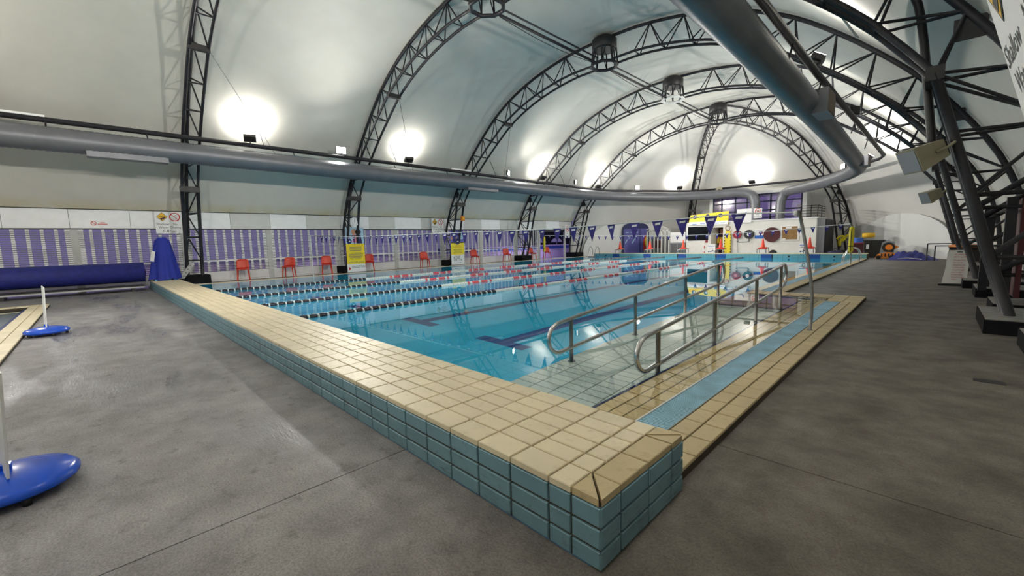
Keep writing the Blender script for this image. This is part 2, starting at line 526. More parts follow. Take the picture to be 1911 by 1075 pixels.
def tri(a, b, c):
    MB().prism([(*a, 0.293), (*b, 0.293), (*c, 0.293)], (0, 0, 0.032)).part('coping_tile', 'tile_cream_worn', par)
e = G / 2
tri((-0.155 + e, 0.0 + e), (-0.014, 0.0 + e), (-0.155 + e, 0.151)); tri((-0.004, 0.014), (-0.004, 0.165 - e), (-0.142, 0.165 - e))
tri((-0.155 + e, 0.682), (-0.014, 0.81 - e), (-0.155 + e, 0.81 - e)); tri((-0.142, 0.668 + e), (-0.004, 0.668 + e), (-0.004, 0.797))
# three courses of blue tiles on the faces
fz = [0.004, 0.097, 0.195, 0.2935]; GV = 0.013
fcols = [0.0] + cols
for i in range(len(fcols) - 1):
    x1, x0 = fcols[i], fcols[i + 1]
    for j in range(3):
        w, d = x1 - x0 - G, fz[j + 1] - fz[j] - GV
        if w < 0.02: continue
        inst('face_tile', tile_mesh(w, d, 0.012, 'tile_blue' if j == 2 else 'tile_blue_worn'), par, ((x0 + x1) / 2, 0.012, (fz[j] + fz[j + 1]) / 2), (R(90), 0, 0))
for i in range(4):
    for j in range(3):
        w, d = cy[i + 1] - cy[i] - G, fz[j + 1] - fz[j] - GV
        inst('face_tile', tile_mesh(w, d, 0.012, 'tile_blue' if j == 2 else 'tile_blue_worn'), par, (-0.012, (cy[i] + cy[i + 1]) / 2, (fz[j] + fz[j + 1]) / 2), (R(90), 0, R(90)))

# ---- deck strip with the overflow gutter beside the ramp
dk = MB()
dk.box(-0.325, -0.045, 0.81, 9.97, 0.0, 0.05)         # under outer tiles
dk.box(-0.565, -0.325, 8.9, 9.97, 0.0, 0.05)
dk.box(-0.965, -0.565, 0.81, 9.97, -0.9, 0.034)       # under inner tiles
dk.box(-2.25, -0.965, 9.0, 9.97, -0.9, 0.034)
dk.box(-1.80, -1.53, 9.97, 27.75, 0.0, 0.05)
dk.box(-2.25, -2.02, 9.97, 27.0, -1.4, 0.034)
deck = dk.top('pool_kerb', 'grout', kind='structure')
ys = [0.812] + [0.855 + 0.2475 * k for k in range(38)]
ys = [y for y in ys if y < 8.95] + [8.9]
def deck_col(x0, x1, yl, z, mat):
    for k in range(len(yl) - 1):
        d = yl[k + 1] - yl[k] - G
        if d < 0.03: continue
        inst('deck_tile', tile_mesh(x1 - x0 - G, d, 0.02, mat), deck, ((x0 + x1) / 2, (yl[k] + yl[k + 1]) / 2, z - 0.02 + random.uniform(-0.001, 0.001)), (random.uniform(-.004, .004), random.uniform(-.004, .004), 0))
deck_col(-0.186, -0.04, ys, 0.07, 'tile_cream_worn'); deck_col(-0.325, -0.186, ys, 0.07, 'tile_cream_worn')
for a, b_ in ((-0.695, -0.575), (-0.82, -0.695), (-0.945, -0.82)):
    deck_col(a, b_, ys, 0.052, 'tile_wet')
for k in range(8):
    for (a, b_) in ((8.9, 9.15), (9.15, 9.40), (9.40, 9.68), (9.68, 9.97)):
        x1 = -0.04 - 0.263 * k; x0 = x1 - 0.263
        if a < 9.3 and x0 < -0.95: continue
        inst('deck_tile', tile_mesh(x1 - x0 - G, b_ - a - G, 0.02, 'tile_cream_worn' if x0 > -1.0 else 'tile_landing'), deck, ((x0 + x1) / 2, (a + b_) / 2, (0.05 if x0 > -0.6 else 0.034) if b_ < 9.5 else 0.05))
yb = [9.97 + 0.25 * k for k in range(69)]
deck_col(-1.79, -1.525, yb, 0.07, 'tile_cream_worn')
far_in = MB()
for k in range(68): far_in.box(-2.24, -2.03, yb[k] + e, yb[k + 1] - e, 0.03, 0.05)
far_in.part('deck_tile_inner', 'tile_wet', deck, kind='stuff')
# blue line, white gutter lip, gutter channel and grating
MB().box(-0.968, -0.948, 0.81, 9.0, -0.3, 0.054).part('blue_edge_line', 'blue_line', deck)
MB().box(-0.575, -0.563, 0.81, 8.9, 0.03, 0.066).part('gutter_lip', 'pure_white', deck)
MB().box(-0.333, -0.325, 0.81, 8.9, 0.03, 0.068).part('gutter_lip', 'grout_light', deck)
MB().box(-2.03, -2.02, 9.97, 27, 0.03, 0.066).part('gutter_lip', 'pure_white', deck)
ch = MB(); ch.box(-0.563, -0.333, 0.81, 8.9, -0.08, 0.01); ch.box(-2.02, -1.80, 9.97, 27, -0.08, 0.03)
ch.part('gutter_channel', 'gutter_deep', deck)
gr = MB(); y = 0.83
while y < 8.88:
    gr.box(-0.560, -0.336, y, y + 0.015, 0.036, 0.062); y += 0.024
y = 10.0
while y < 26.9:
    gr.box(-2.015, -1.805, y, y + 0.034, 0.036, 0.062); y += 0.046
for x in (-0.52, -0.45, -0.38): gr.box(x, x + 0.012, 0.82, 8.88, 0.02, 0.04)
gr.part('gutter_grate', 'gutter_blue', deck, kind='stuff')

# ---- the pool shell
pl = MB()
def quad(mb, a, b_, c, d): mb.add([a, b_, c, d], [(0, 1, 2, 3)])
ZF0, ZF1 = -0.80, -1.15
quad(pl, (PX0, PY0, ZF0), (PX1, PY0, ZF0), (PX1, PY1, ZF1), (PX0, PY1, ZF1))
pool = pl.top('pool_floor', 'pool_floor', kind='structure')
pw = MB()
quad(pw, (PX0, PY0, -1.3), (PX1, PY0, -1.3), (PX1, PY0, 0.32), (PX0, PY0, 0.32))
quad(pw, (PX0, PY0, -1.3), (PX0, PY1, -1.3), (PX0, PY1, 0.03), (PX0, PY0, 0.03))
quad(pw, (PX0, PY1, -1.3), (PX1 + 0.6, PY1, -1.3), (PX1 + 0.6, PY1, 0.0), (PX0, PY1, 0.0))
quad(pw, (PX1, PY0, -1.3), (PX1, PY1, -1.3), (PX1, PY1, -0.9), (PX1, PY0, -0.9))
quad(pw, (PX1, PY0, 0.32), (-0.57, PY0, 0.32), (-0.57, PY0, -0.9), (PX1, PY0, -0.9))
pw.top('pool_wall', 'pool_wall', kind='structure')
# left edge coping
lc = MB()
for k in range(53): lc.box(-19.5, -19.3, 0.81 + 0.5 * k, 0.81 + 0.5 * k + 0.493, -0.2, 0.075)
lc.top('pool_edge_coping', 'tile_cream', kind='structure')
# near floor tiles seen through the water
ft = MB(); slope = (ZF1 - ZF0) / (PY1 - PY0)
for i in range(19):
    for j in range(34):
        x0 = PX1 - 0.25 * (i + 1); y0 = PY0 + 0.125 * j
        z = ZF0 + slope * (y0 - PY0)
        ft.box(x0 + 0.003, x0 + 0.247, y0 + 0.003, y0 + 0.122, z - 0.02, z + 0.004)
ft.part('pool_floor_tile', 'pool_tile', pool, kind='stuff')
LANES = [-3.8, -6.15, -8.7, -11.2, -13.75, -16.3]
for x in LANES:
    l = MB()
    def fz_(y): return ZF0 + slope * (y - PY0)
    for (xa, xb, ya, yb2) in ((x - 0.53, x + 0.53, 2.92, 3.15), (x - 0.13, x + 0.13, 3.15, 25.0), (x - 0.53, x + 0.53, 25.0, 25.25)):
        l.add([(xa, ya, fz_(ya) + .008), (xb, ya, fz_(ya) + .008), (xb, yb2, fz_(yb2) + .008), (xa, yb2, fz_(yb2) + .008)], [(0, 1, 2, 3)])
    l.part('lane_line', 'lane_blue', pool)
# far end wall
fw = MB().box(-18.3, -1.53, 27.01, 27.75, -0.1, 0.285).top('pool_end_wall', 'grout', kind='structure')
ftl = MB()
for k in range(67):
    for j in range(3):
        x0 = -18.3 + 0.25 * k
        if any(abs(x0 + 0.125 - lx) < 0.25 for lx in LANES): continue
        ftl.box(x0 + .005, x0 + .245, 27.0, 27.012, 0.0 + .1 * j, 0.0 + .1 * j + .094)
ftl.part('face_tile', 'tile_far', fw, kind='stuff')
for lx in LANES:
    MB().box(lx - 0.28, lx + 0.28, 26.99, 27.012, 0.0, 0.292).part('lane_target', 'lane_blue', fw)
for lx in (-17.2, -5.0, -2.9):
    MB().tube([(lx, 26.985, 0.16), (lx, 27.02, 0.16)], 0.05, 10).part('rope_socket', 'black_plastic', fw)
cp = MB()
for k in range(67): cp.box(-18.3 + .25 * k + .003, -18.3 + .25 * k + .247, 26.98, 27.76, 0.285, 0.325)
cp.part('coping_tile', 'tile_cream', fw, kind='stuff')

# ---- access ramp
def zr(y): return min(0.045, -0.34 + 0.08 * (y - 2.6))
rp = MB(); pw2 = MB()
prof = [(PY0, zr(PY0) - .02), (7.41, 0.025), (9.0, 0.025)]
for (ya, za), (yb2, zb) in zip(prof, prof[1:]):
    rp.add([(-2.25, ya, za), (-0.966, ya, za), (-0.966, yb2, zb), (-2.25, yb2, zb)], [(0, 1, 2, 3)])
    pw2.add([(-2.25, ya, za), (-2.25, yb2, zb), (-2.25, yb2, -1.3), (-2.25, ya, -1.3)], [(0, 1, 2, 3)])
rampo = rp.top('pool_ramp', 'grout', kind='structure')
ang = math.atan(0.08)
tm = tile_mesh(0.2555 - 0.011, 0.125 - 0.010, 0.02, 'tile_ramp', 0.003)
n_r = int((7.40 - PY0) / 0.125)
for j in range(n_r):
    yy = PY0 + 0.125 * (j + 0.5)
    for i in range(5):
        inst('ramp_tile', tm, rampo, (-2.247 + 0.2555 * (i + 0.5), yy, zr(yy) - 0.02), (ang, 0, 0))
for j in range(6):
    for i in range(5):
        inst('landing_tile', tile_mesh(0.247, 0.255, 0.02, 'tile_landing'), rampo, (-2.247 + 0.2555 * (i + .5), 7.42 + 0.263 * (j + .5), 0.026))
pw2.top('ramp_side_wall', 'pool_wall', kind='structure')

# ---- water
wm = MB()
quad(wm, (PX0, PY0, ZW), (PX1, PY0, ZW), (PX1, PY1, ZW), (PX0, PY1, ZW))
quad(wm, (PX1, PY0, ZW), (-0.57, PY0, ZW), (-0.57, 9.42, ZW), (PX1, 9.42, ZW))
quad(wm, (PX1, 9.97, ZW), (-2.02, 9.97, ZW), (-2.02, PY1, ZW), (PX1, PY1, ZW))
quad(wm, (PX1, 9.42, ZW), (-2.02, 9.42, ZW), (-2.02, 9.97, ZW), (PX1, 9.97, ZW))
wm.top('pool_water', 'water', 'clear still blue water filling the swimming pool', 'water', kind='stuff')

# ---- small pool on the left
kp = MB()
kp.box(-16, -4, -2.70, -2.35, -0.4, 0.03); kp.box(-16, -15.65, -8, -2.70, -0.4, 0.03)
kid = kp.top('small_pool_kerb', 'grout', kind='structure')
for k in range(48):
    for (a, b_) in ((-2.70, -2.525), (-2.525, -2.35)):
        inst('coping_tile', tile_mesh(0.25 - G, b_ - a - G, 0.02, 'tile_cream'), kid, (-16 + 0.25 * (k + .5), (a + b_) / 2, 0.03))
for k in range(20):
    inst('coping_tile', tile_mesh(0.35 - G, 0.25 - G, 0.02, 'tile_cream'), kid, (-15.825, -2.70 - 0.25 * (k + .5), 0.03))
MB().box(-15.65, -4, -2.80, -2.70, -0.5, -0.01).part('blue_edge_line', 'blue_line', kid)
MB().box(-15.65, -15.5, -8, -2.8, -0.5, -0.3).part('blue_edge_line', 'blue_line', kid)
MB().box(-15.65, -4, -8, -2.8, -0.5, -0.42).top('small_pool_floor', 'tile_ramp', kind='structure')
wq = MB(); quad(wq, (-15.65, -8, -0.02), (-4, -8, -0.02), (-4, -2.70, -0.02), (-15.65, -2.70, -0.02))
wq.top('small_pool_water', 'water', 'shallow green-blue water of the small pool at left', 'water', kind='stuff')

# ---- roof
CX = -9.07
OUT = [(0, 9.5), (1.0, 9.48), (1.98, 9.40), (3.26, 9.18), (4.41, 8.87), (5.54, 8.43), (6.63, 7.83), (7.66, 7.05), (8.55, 6.26), (9.4, 5.4), (10.1, 4.5), (10.7, 3.6), (11.1, 2.8), (11.4, 1.9), (11.52, 1.0), (11.55, 0.2)]
INN = [(0.5, 8.50), (1.46, 8.50), (2.5, 8.38), (3.6, 8.15), (4.6, 7.83), (5.7, 7.33), (6.74, 6.62), (7.59, 5.98), (8.39, 5.31), (9.1, 4.6), (9.83, 3.66)]
LEG = [(9.83, 3.66), (10.06, 2.8), (10.3, 1.9), (10.53, 1.0), (10.76, 0.19)]
AY = [1.4, 7.75, 14.15, 20.5, 26.85]
AC = (CX, 26.85)
def fab_pts(off=0.10):
    c = curve_pts([(u, 0, z) for u, z in OUT], 0.5)
    res = []
    for i, p in enumerate(c):
        t = c[min(i + 1, len(c) - 1)] - c[max(i - 1, 0)]
        n = Vector((-t.z, 0, t.x)).normalized()
        if n.z < 0 and n.x < 0: n = -n
        if n.x < 0: n = Vector((abs(n.x), 0, n.z))
        res.append((p.x + n.x * off, p.z + abs(n.z) * off))
    return res
FP = fab_pts()
FPL = [q for q in FP if q[1] > 3.02] + [(11.22, 2.95)]
def sag(y):
    ks = [-11.3, -4.95] + AY
    for a, b_ in zip(ks, ks[1:]):
        if a <= y <= b_: return 0.22 * math.sin(math.pi * (y - a) / (b_ - a))
    return 0
ysr = []
for a, b_ in zip([-8.0, -4.95, 1.4, 7.75, 14.15, 20.5], [-4.95, 1.4, 7.75, 14.15, 20.5, 26.85]):
    ysr += [a + (b_ - a) * k / 8 for k in range(8)]
ysr.append(26.85)
prof_full = [(-u, z) for u, z in reversed(FPL)] + FP[1:] + [(11.66, -0.02)]
rg = []
for y in ysr:
    s = sag(y); row = []
    for u, z in prof_full:
        h = max(0.0, min(1.0, (z - 2.95) / 2.5))
        f = 1 - s * h / 9.5
        row.append((CX + u * f, y, 2.95 + (z - 2.95) * f))
    rg.append(row)
rf = MB().grid(rg)
ceiling = rf.top('ceiling', 'roof_fabric', kind='structure')
# faceted apse at the far end
ap = []
for k in range(0, 73):
    a = math.pi * k / 72
    seg = int(min(2, a // (math.pi / 3))); mid = (seg + 0.5) * math.pi / 3
    f = math.cos(math.pi / 6) / math.cos(a - mid)
    f = 1 - (1 - f) * 1.0
    row = []
    for u, z in FP + [(11.6, -0.02)]:
        h = min(1.0, u / 4.0); ff = 1 - (1 - f) * h
        row.append((AC[0] + u * ff * math.cos(a), AC[1] + u * ff * math.sin(a), z))
    ap.append(row)
apm = MB().grid(ap)
def _open(f):
    c = [apm.v[i] for i in f]
    return all(q[1] > 33.0 and abs(q[0] + 9.02) < 3.0 and q[2] < 4.75 for q in c)
apm.f = [f for f in apm.f if not _open(f)]
apm.part('fabric_apse', 'apse_fabric', ceiling)
def lunette(a, b_, w, h, t0, name):
    a = Vector((*a, 0)); b_ = Vector((*b_, 0)); d = (b_ - a).normalized(); L = (b_ - a).length
    nrm = Vector((-d.y, d.x, 0)); c = (Vector((AC[0], AC[1], 0)) - a)
    if nrm.dot(c) < 0: nrm = -nrm
    m = a + d * (L * t0) + nrm * 0.22
    pts = [m - d * w / 2, m + d * w / 2]
    arc = [m + d * (w / 2) * math.cos(math.pi * k / 24) + Vector((0, 0, 1)) * (h * math.sin(math.pi * k / 24) ** 0.8) for k in range(1, 24)]
    MB().prism([tuple(p) for p in pts + arc], tuple(-nrm * 0.04)).part(name, 'wall_fabric', ceiling)
lunette((CX + 11.5, 26.85), (CX + 5.75, 36.81), 9.0, 2.45, 0.5, 'fabric_lunette')
lunette((CX - 11.5, 26.85), (CX - 5.75, 36.81), 9.4, 3.0, 0.5, 'fabric_lunette')

# ---- left wall: fascia, posts, shutters
WX = -20.4
wl = MB().box(WX - 0.25, WX - 0.02, -8, 26.9, 2.25, 2.98)
wall_l = wl.top('wall_left', 'steel_dark', kind='structure')
yj = [-8.2 + 1.57 * k for k in range(3)] + [-1.88, -0.3, 1.3, 2.88, 4.41, 5.97, 7.6, 9.15, 10.65, 12.36, 14.0, 15.53, 17.0, 18.7, 20.35, 22.0, 23.6, 25.2, 26.8]
yj = sorted(set([-8.0, -6.4, -4.9, -3.4] + yj[3:]))
for k in range(len(yj) - 1):
    a, b_ = yj[k], yj[k + 1]
    white = a < 1.2 or k % 2 == 0
    MB().box(WX - 0.03, WX + 0.01, a + .006, b_ - .006, 2.27, 2.93).part('fascia_panel', 'white_panel' if white else 'grey_panel', wall_l)
MB().box(WX - 0.1, WX + 0.04, -8, 26.85, 2.93, 2.985).part('hem_rail', 'steel_dark', wall_l)
MB().box(WX - 0.05, WX + 0.02, -8, 26.85, 2.225, 2.265).part('shutter_head', 'steel_dark', wall_l)
posts = [-8.0, -4.95, -1.8, 1.25, 4.3, 7.45, 10.65, 13.85, 16.9, 20.2, 22.75, 25.9]
for yp in posts:
    MB().box(WX - 0.06, WX + 0.03, yp - 0.10, yp + 0.10, 0.0, 2.23).part('wall_post', 'post_grey', wall_l)
def shutter(y0, y1):
    mb = MB(); md = MB(); z = 0.06; L = y1 - y0
    nh = 9; pit = L / nh
    while z < 2.2:
        solid = z < 0.42 or 0.84 < z < 0.93
        if solid:
            mb.box(WX - 0.02, WX, y0, y1, z, z + 0.062)
        else:
            md.box(WX - 0.02, WX, y0, y1, z, z + 0.022)
            for k in range(nh + 1):
                yc = y0 + pit * k
                hw = 0.045 if 0 < k < nh else 0.13
                mb.box(WX - 0.018, WX - 0.002, max(y0, yc - hw), min(y1, yc + hw), z + 0.02, z + 0.0685)
        z += 0.07
    mb.part('roller_shutter', 'shutter_white', wall_l, kind='stuff')
    md.part('shutter_slats', 'shutter_slat', wall_l, kind='stuff')
for a, b_ in zip(posts, posts[1:]):
    if a > 22.5: continue
    shutter(a + 0.10, b_ - 0.10)
# door opening at the far end of the left wall
MB().box(WX - 0.05, WX + 0.02, 22.85, 25.8, 2.1, 2.23).part('door_lintel', 'steel_dark', wall_l)
MB().box(-20.65, 2.95, -8.2, -8.0, 0, 9.6).top('wall_back', 'wall_fabric', kind='structure')
# outdoors, seen through the shutters and the open bay
MB().box(-60, WX - 0.25, -30, 60, -0.15, -0.05).top('outdoor_ground', 'outdoor_ground', kind='structure')

# ================================================================== STEEL ARCHES
HW = 0.24     # half distance of the two inner chords
def half_truss(root, org, d, foot=True):
    """one half of a lattice arch in the vertical plane through org along d"""
    d = Vector((*d, 0)).normalized(); s = Vector((-d.y, d.x, 0)); o = Vector((*org, 0))
    def P(u, z, k=0.0): return o + d * u + s * k + Vector((0, 0, z))
    oc = [P(p.x, p.z) for p in curve_pts([(u, 0, z) for u, z in OUT], 0.4)]
    MB().tube(oc, 0.062, 8).part('outer_chord', 'steel_dark', root)
    for k in (-HW, HW):
        ic = [P(p.x, p.z, k) for p in curve_pts([(u, 0, z) for u, z in INN], 0.4)]
        MB().tube(ic, 0.048, 8).part('inner_chord', 'steel_dark', root)
        MB().tube([P(u, z, k) for u, z in LEG], 0.062, 8).part('leg', 'steel_dark', root)
    nodes_o = OUT[2:]
    pairs = []
    for i in range(8):
        pairs.append((nodes_o[i], INN[i + 1])); pairs.append((nodes_o[i], INN[i + 2]))
    kn = INN[-1]
    pairs += [(nodes_o[8], INN[9]), (nodes_o[8], kn), (nodes_o[9], kn), (nodes_o[10], kn), (nodes_o[10], LEG[1]), (nodes_o[10], LEG[2]), (nodes_o[11], LEG[2]), (nodes_o[11], LEG[3]), (nodes_o[12], LEG[3])]
    for a, b_ in pairs:
        for k in (-HW, HW):
            bar('web_bar', P(*a), P(*b_, k), 0.024, 'steel_dark', root)
    for q in INN[1:] + LEG[1:4]:
        bar('cross_bar', P(*q, -HW), P(*q, HW), 0.022, 'steel_dark', root)
    # splice plates
    q = INN[5]
    a = P(*q, -HW); b_ = P(*q, HW)
    rot = Matrix((d, s, Vector((0, 0, 1)))).transposed()
    MB().cbox((a + b_) / 2, (0.16, 2 * HW + 0.06, 0.16), rot).part('splice_plate', 'steel_black', root)
    MB().cbox(P(*INN[10]), (0.20, 2 * HW + 0.12, 0.20), rot).part('knee_plate', 'steel_black', root)
    MB().cbox(P(10.15, 4.25), (0.34, 0.03, 0.30), rot).part('gusset_plate', 'steel_black', root)
    if foot:
        fh, fy = (0.40, 0.95) if d.x < -0.9 else (0.19, 1.45)
        MB().cbox(P(11.15, fh / 2), (1.3, fy, fh), rot).part('footing', 'footing', root)
        MB().cbox(P(11.15, fh + .006), (1.27, fy - .03, 0.012), rot).part('footing_cap', 'footing_top' if fh < .3 else 'footing', root)

def hub(root, c, ringmat='steel_dark'):
    x, y = c
    ring = [(x + 0.53 * math.cos(math.pi * k / 4 + .39), y + 0.53 * math.sin(math.pi * k / 4 + .39), 8.47) for k in range(8)]
    MB().tube(ring, 0.065, 8, closed=True).part('hub_ring', ringmat, root)
    MB().lathe([(0.44, 9.04), (0.50, 9.08), (0.50, 9.44), (0.44, 9.5)], (x, y, 0), 16).part('hub_drum', 'steel_black', root)
    for k in range(8):
        a = math.pi * k / 4 + .39; b_ = a + math.pi / 8
        bar('hub_bar', (x + .53 * math.cos(a), y + .53 * math.sin(a), 8.47), (x + .46 * math.cos(a), y + .46 * math.sin(a), 9.25), 0.03, 'steel_dark', root)
        bar('hub_bar', (x + .53 * math.cos(a), y + .53 * math.sin(a), 8.47), (x + .44 * math.cos(b_), y + .44 * math.sin(b_), 9.25), 0.02, 'steel_dark', root)

AL = ['dark steel lattice arch nearest the camera, beside the blue shrouded hoist', 'dark steel lattice arch carrying the round white clock',
      'dark steel lattice arch behind the banner reading KEEP WATCH', 'dark steel lattice arch between the third and fifth arches, with the pale crown ring',
      'farthest full dark steel lattice arch, where the end ribs meet']
for i, y in enumerate(AY):
    root = thing('lattice_arch', AL[i], 'roof truss', (CX, y, 0), 'steel roof arches')
    half_truss(root, (CX, y), (-1, 0)); half_truss(root, (CX, y), (1, 0))
    hub(root, (CX, y), 'rope_white' if i == 3 else 'steel_dark')
for a, lab in ((60, 'curved lattice rib of the rounded end, coming down right of the white cabin'), (120, 'curved lattice rib of the rounded end, coming down left of the white cabin')):
    root = thing('lattice_rib', lab, 'roof truss', (AC[0], AC[1], 0), 'end ribs')
    half_truss(root, AC, (math.cos(R(a)), math.sin(R(a))))
RL = ['first dark ridge beam between crown hubs, mostly out of frame at the top', 'second dark ridge beam, running down from the hub at the top edge', 'third dark ridge beam ending at the pale crown ring', 'farthest short dark ridge beam beyond the pale crown ring']
for i in range(4):
    root = thing('ridge_beam', RL[i], 'beam', (CX, AY[i] + .62, 8.47), 'ridge beams')
    for dx, dz in ((-0.07, 0.0), (0.09, 0.10)):
        MB().tube([(CX + dx, AY[i] + .6, 8.47 + dz), (CX + dx, AY[i + 1] - .6, 8.47 + dz)], 0.05 if dx < 0 else 0.03, 8).part('beam_tube', 'steel_dark', root)
    MB().tube([(CX - .05, AY[i] + .6 + 5.1 * k / 8, 8.40 - 0.13 * math.sin(math.pi * k / 8)) for k in range(9)], 0.012, 5).part('hanging_wire', 'steel_black', root)
# thin bracing wires on the left side
BLb = ['thin bracing wire fanning down behind the leftmost floodlight', 'thin bracing wire beyond the clock arch', 'thin bracing wire beside the warm lit patch of roof', 'thin bracing wire on the far left roof bay']
for i in range(4):
    y = AY[i]
    MB().tube([(CX - 5.8, y + .3, 7.3), (CX - 9.3, y + 3.0, 5.0)], 0.008, 4).top('bracing_wire', 'steel_dark', BLb[i], 'cable', 'bracing wires')
# dark cable sleeve hanging down the right roof
cc = [(0.38, 8.1, 5.25), (0.50, 8.1, 4.9), (0.60, 8.1, 4.3), (0.68, 8.1, 3.6), (0.78, 8.1, 2.75)]
MB().tube(curve_pts(cc, .2), 0.055, 8).top('cable_sleeve', 'steel_black', 'thick dark cable sleeve hanging down in front of the right roof fabric', 'cable')

# ================================================================== DUCTS, RING PIPE, FLOODLIGHTS
def duct(name, label, ctrl, r, mat, boxes):
    pts = curve_pts(ctrl, 0.03); P = [pts[0]]
    for p in pts:
        if (p - P[-1]).length > 0.06: P.append(p)
    rad = []
    for k, p in enumerate(P):
        rr = r(p) if callable(r) else r
        rad.append(rr * (1.0 if k % 2 else 1.04))
    root = thing(name, label, 'air duct', tuple(P[0]))
    MB().tube(P, 0.3, 24, radii=rad).part('duct_tube', mat, root)
    for bx in boxes:
        c, s, rot, lv = bx
        o = MB().cbox(c, s, rot).part('outlet_box', mat, root)
        if lv:
            for q in range(5):
                MB().cbox(Vector(c) + Vector((s[0] / 2 + .005, 0, 0)) + Vector((0, (q - 2) * s[1] / 5.4, 0)), (0.02, s[1] / 6.5, s[2] * .86)).part('louvre', 'louvre', o)
    return root
XL, ZD = -17.15, 4.66
duct('air_duct', 'long grey corrugated air duct running along the left side above the shutters',
     [(XL, -7.9, ZD), (XL, 0, ZD), (XL, 8, ZD - .03), (XL, 16, ZD), (XL, 23, ZD), (-16.6, 27.5, ZD), (-14.6, 31.6, ZD), (-11.9, 33.4, ZD), (-10.1, 33.75, ZD + .03), (-9.1, 33.8, 4.5), (-8.75, 33.8, 4.0), (-8.7, 33.8, 3.2), (-8.7, 33.8, 2.5)],
     lambda p: 0.335, 'duct', [((XL + .02, -0.3, ZD - .30), (0.42, 1.9, 0.22), None, False), ((XL + .02, 14.3, ZD - .30), (0.4, 2.2, 0.2), None, False)])
XR = -1.72
duct('air_duct', 'big grey corrugated air duct sweeping overhead on the right side',
     [(XR, -7.9, 4.98), (XR, 0, 4.98), (XR, 6, 4.95), (XR, 12, 4.82), (XR, 18, 4.62), (XR, 21.5, 4.5), (-1.8, 24.0, 4.42), (-2.6, 26.6, 4.4), (-4.2, 30.0, 4.42), (-5.7, 32.6, 4.45), (-6.7, 33.7, 4.4), (-7.05, 33.9, 3.9), (-7.1, 33.9, 3.2), (-7.1, 33.9, 2.5)],
     lambda p: 0.315 if p.y < 11 else (0.315 - 0.015 * min(1, (p.y - 11) / 3)), 'duct',
     [((XR + .34, 12.6, 4.78), (0.34, 1.0, 0.60), None, True), ((XR + .30, 22.4, 4.42), (0.28, 0.9, 0.40), None, True)])
ZP = 5.22
ring = [(-17.3, -7.9, ZP), (-17.3, 10, ZP), (-17.3, 26.2, ZP - .1), (-16.9, 27.4, ZP - .1), (-13.5, 33.3, ZP - .1), (-12.6, 33.9, ZP - .1), (-5.6, 33.9, ZP - .1), (-4.6, 33.3, ZP - .1), (-1.35, 27.4, ZP - .1), (-1.1, 26.2, ZP - .1), (-1.25, 18, ZP), (-1.38, 12, ZP + .08), (-1.42, -7.9, ZP + .12)]
rr = thing('lighting_pipe', 'dark steel pipe ring carrying the floodlights around the hall', 'pipe', ring[0])
MB().tube(ring, 0.08, 10).part('pipe', 'steel_dark', rr)
for i, y in enumerate([-2, 0.2, 4.6, 9, 12, 18, 22]):
    for x, xd in ((-17.3, XL), (-1.35, XR)):
        MB().tube([(x, y, ZP), (xd + (0.1 if x < -9 else .3), y, 4.9)], 0.02, 6).part('duct_hanger', 'steel_dark', rr)
for y in (-3.3, 12.4): MB().box(-17.33, -17.27, y, y + 1.3, ZP + .06, ZP + .13).part('cable_tray', 'white_panel', rr)
for y in (3.6, 9.2, 15.6, 22): MB().tube([(-17.3, y, ZP), (-17.9, y - .1, ZP + 1.3)], 0.014, 5).part('hanging_rod', 'steel_dark', rr)

def floodlight(p, aim, label, power, lit, col=(1.0, 0.965, 0.89), size=0.36):
    root = thing('floodlight', label, 'floodlight', p, 'floodlights on the pipe ring')
    p = Vector(p); d = (Vector(aim) - p).normalized()
    side = d.cross(Vector((0, 0, 1))).normalized(); up = side.cross(d)
    rot = Matrix((side, d, up)).transposed()
    MB().tube([p, p + Vector((0, 0, 0.10))], 0.02, 6).part('bracket', 'steel_black', root)
    c = p + Vector((0, 0, 0.20))
    MB().cbox(c, (size + .04, 0.12, size * .8), rot).part('housing', 'steel_black', root)
    MB().cbox(c + d * 0.066, (size, 0.012, size * .7), rot).part('lens', 'lamp_lens', root)
    MB().cbox(c - d * 0.07, (size * .7, 0.03, size * .5), rot).part('heat_sink', 'steel_black', root)
    l = bpy.data.lights.new('floodlight_beam', 'SPOT'); l.energy = power; l.color = col
    l.spot_size = R(150); l.spot_blend = 0.9; l.shadow_soft_size = 0.18
    lo = bpy.data.objects.new('floodlight_beam', l); COL.objects.link(lo); lo.parent = root
    lo.rotation_mode = 'QUATERNION'; lo.rotation_quaternion = (-d).to_track_quat('Z', 'Y')
    lo.location = (c + d * 0.11) - p
    return root
OUTA = lambda x, y: ((x - 1.0, y + .25, ZP + 1.9) if x < CX else (x + 1.0, y + .25, ZP + 1.9))
INA = lambda x, y: ((x + 5.0, y - 1.2, ZP - 0.2) if x < CX else (x - 5.0, y - 1.2, ZP + 0.5))
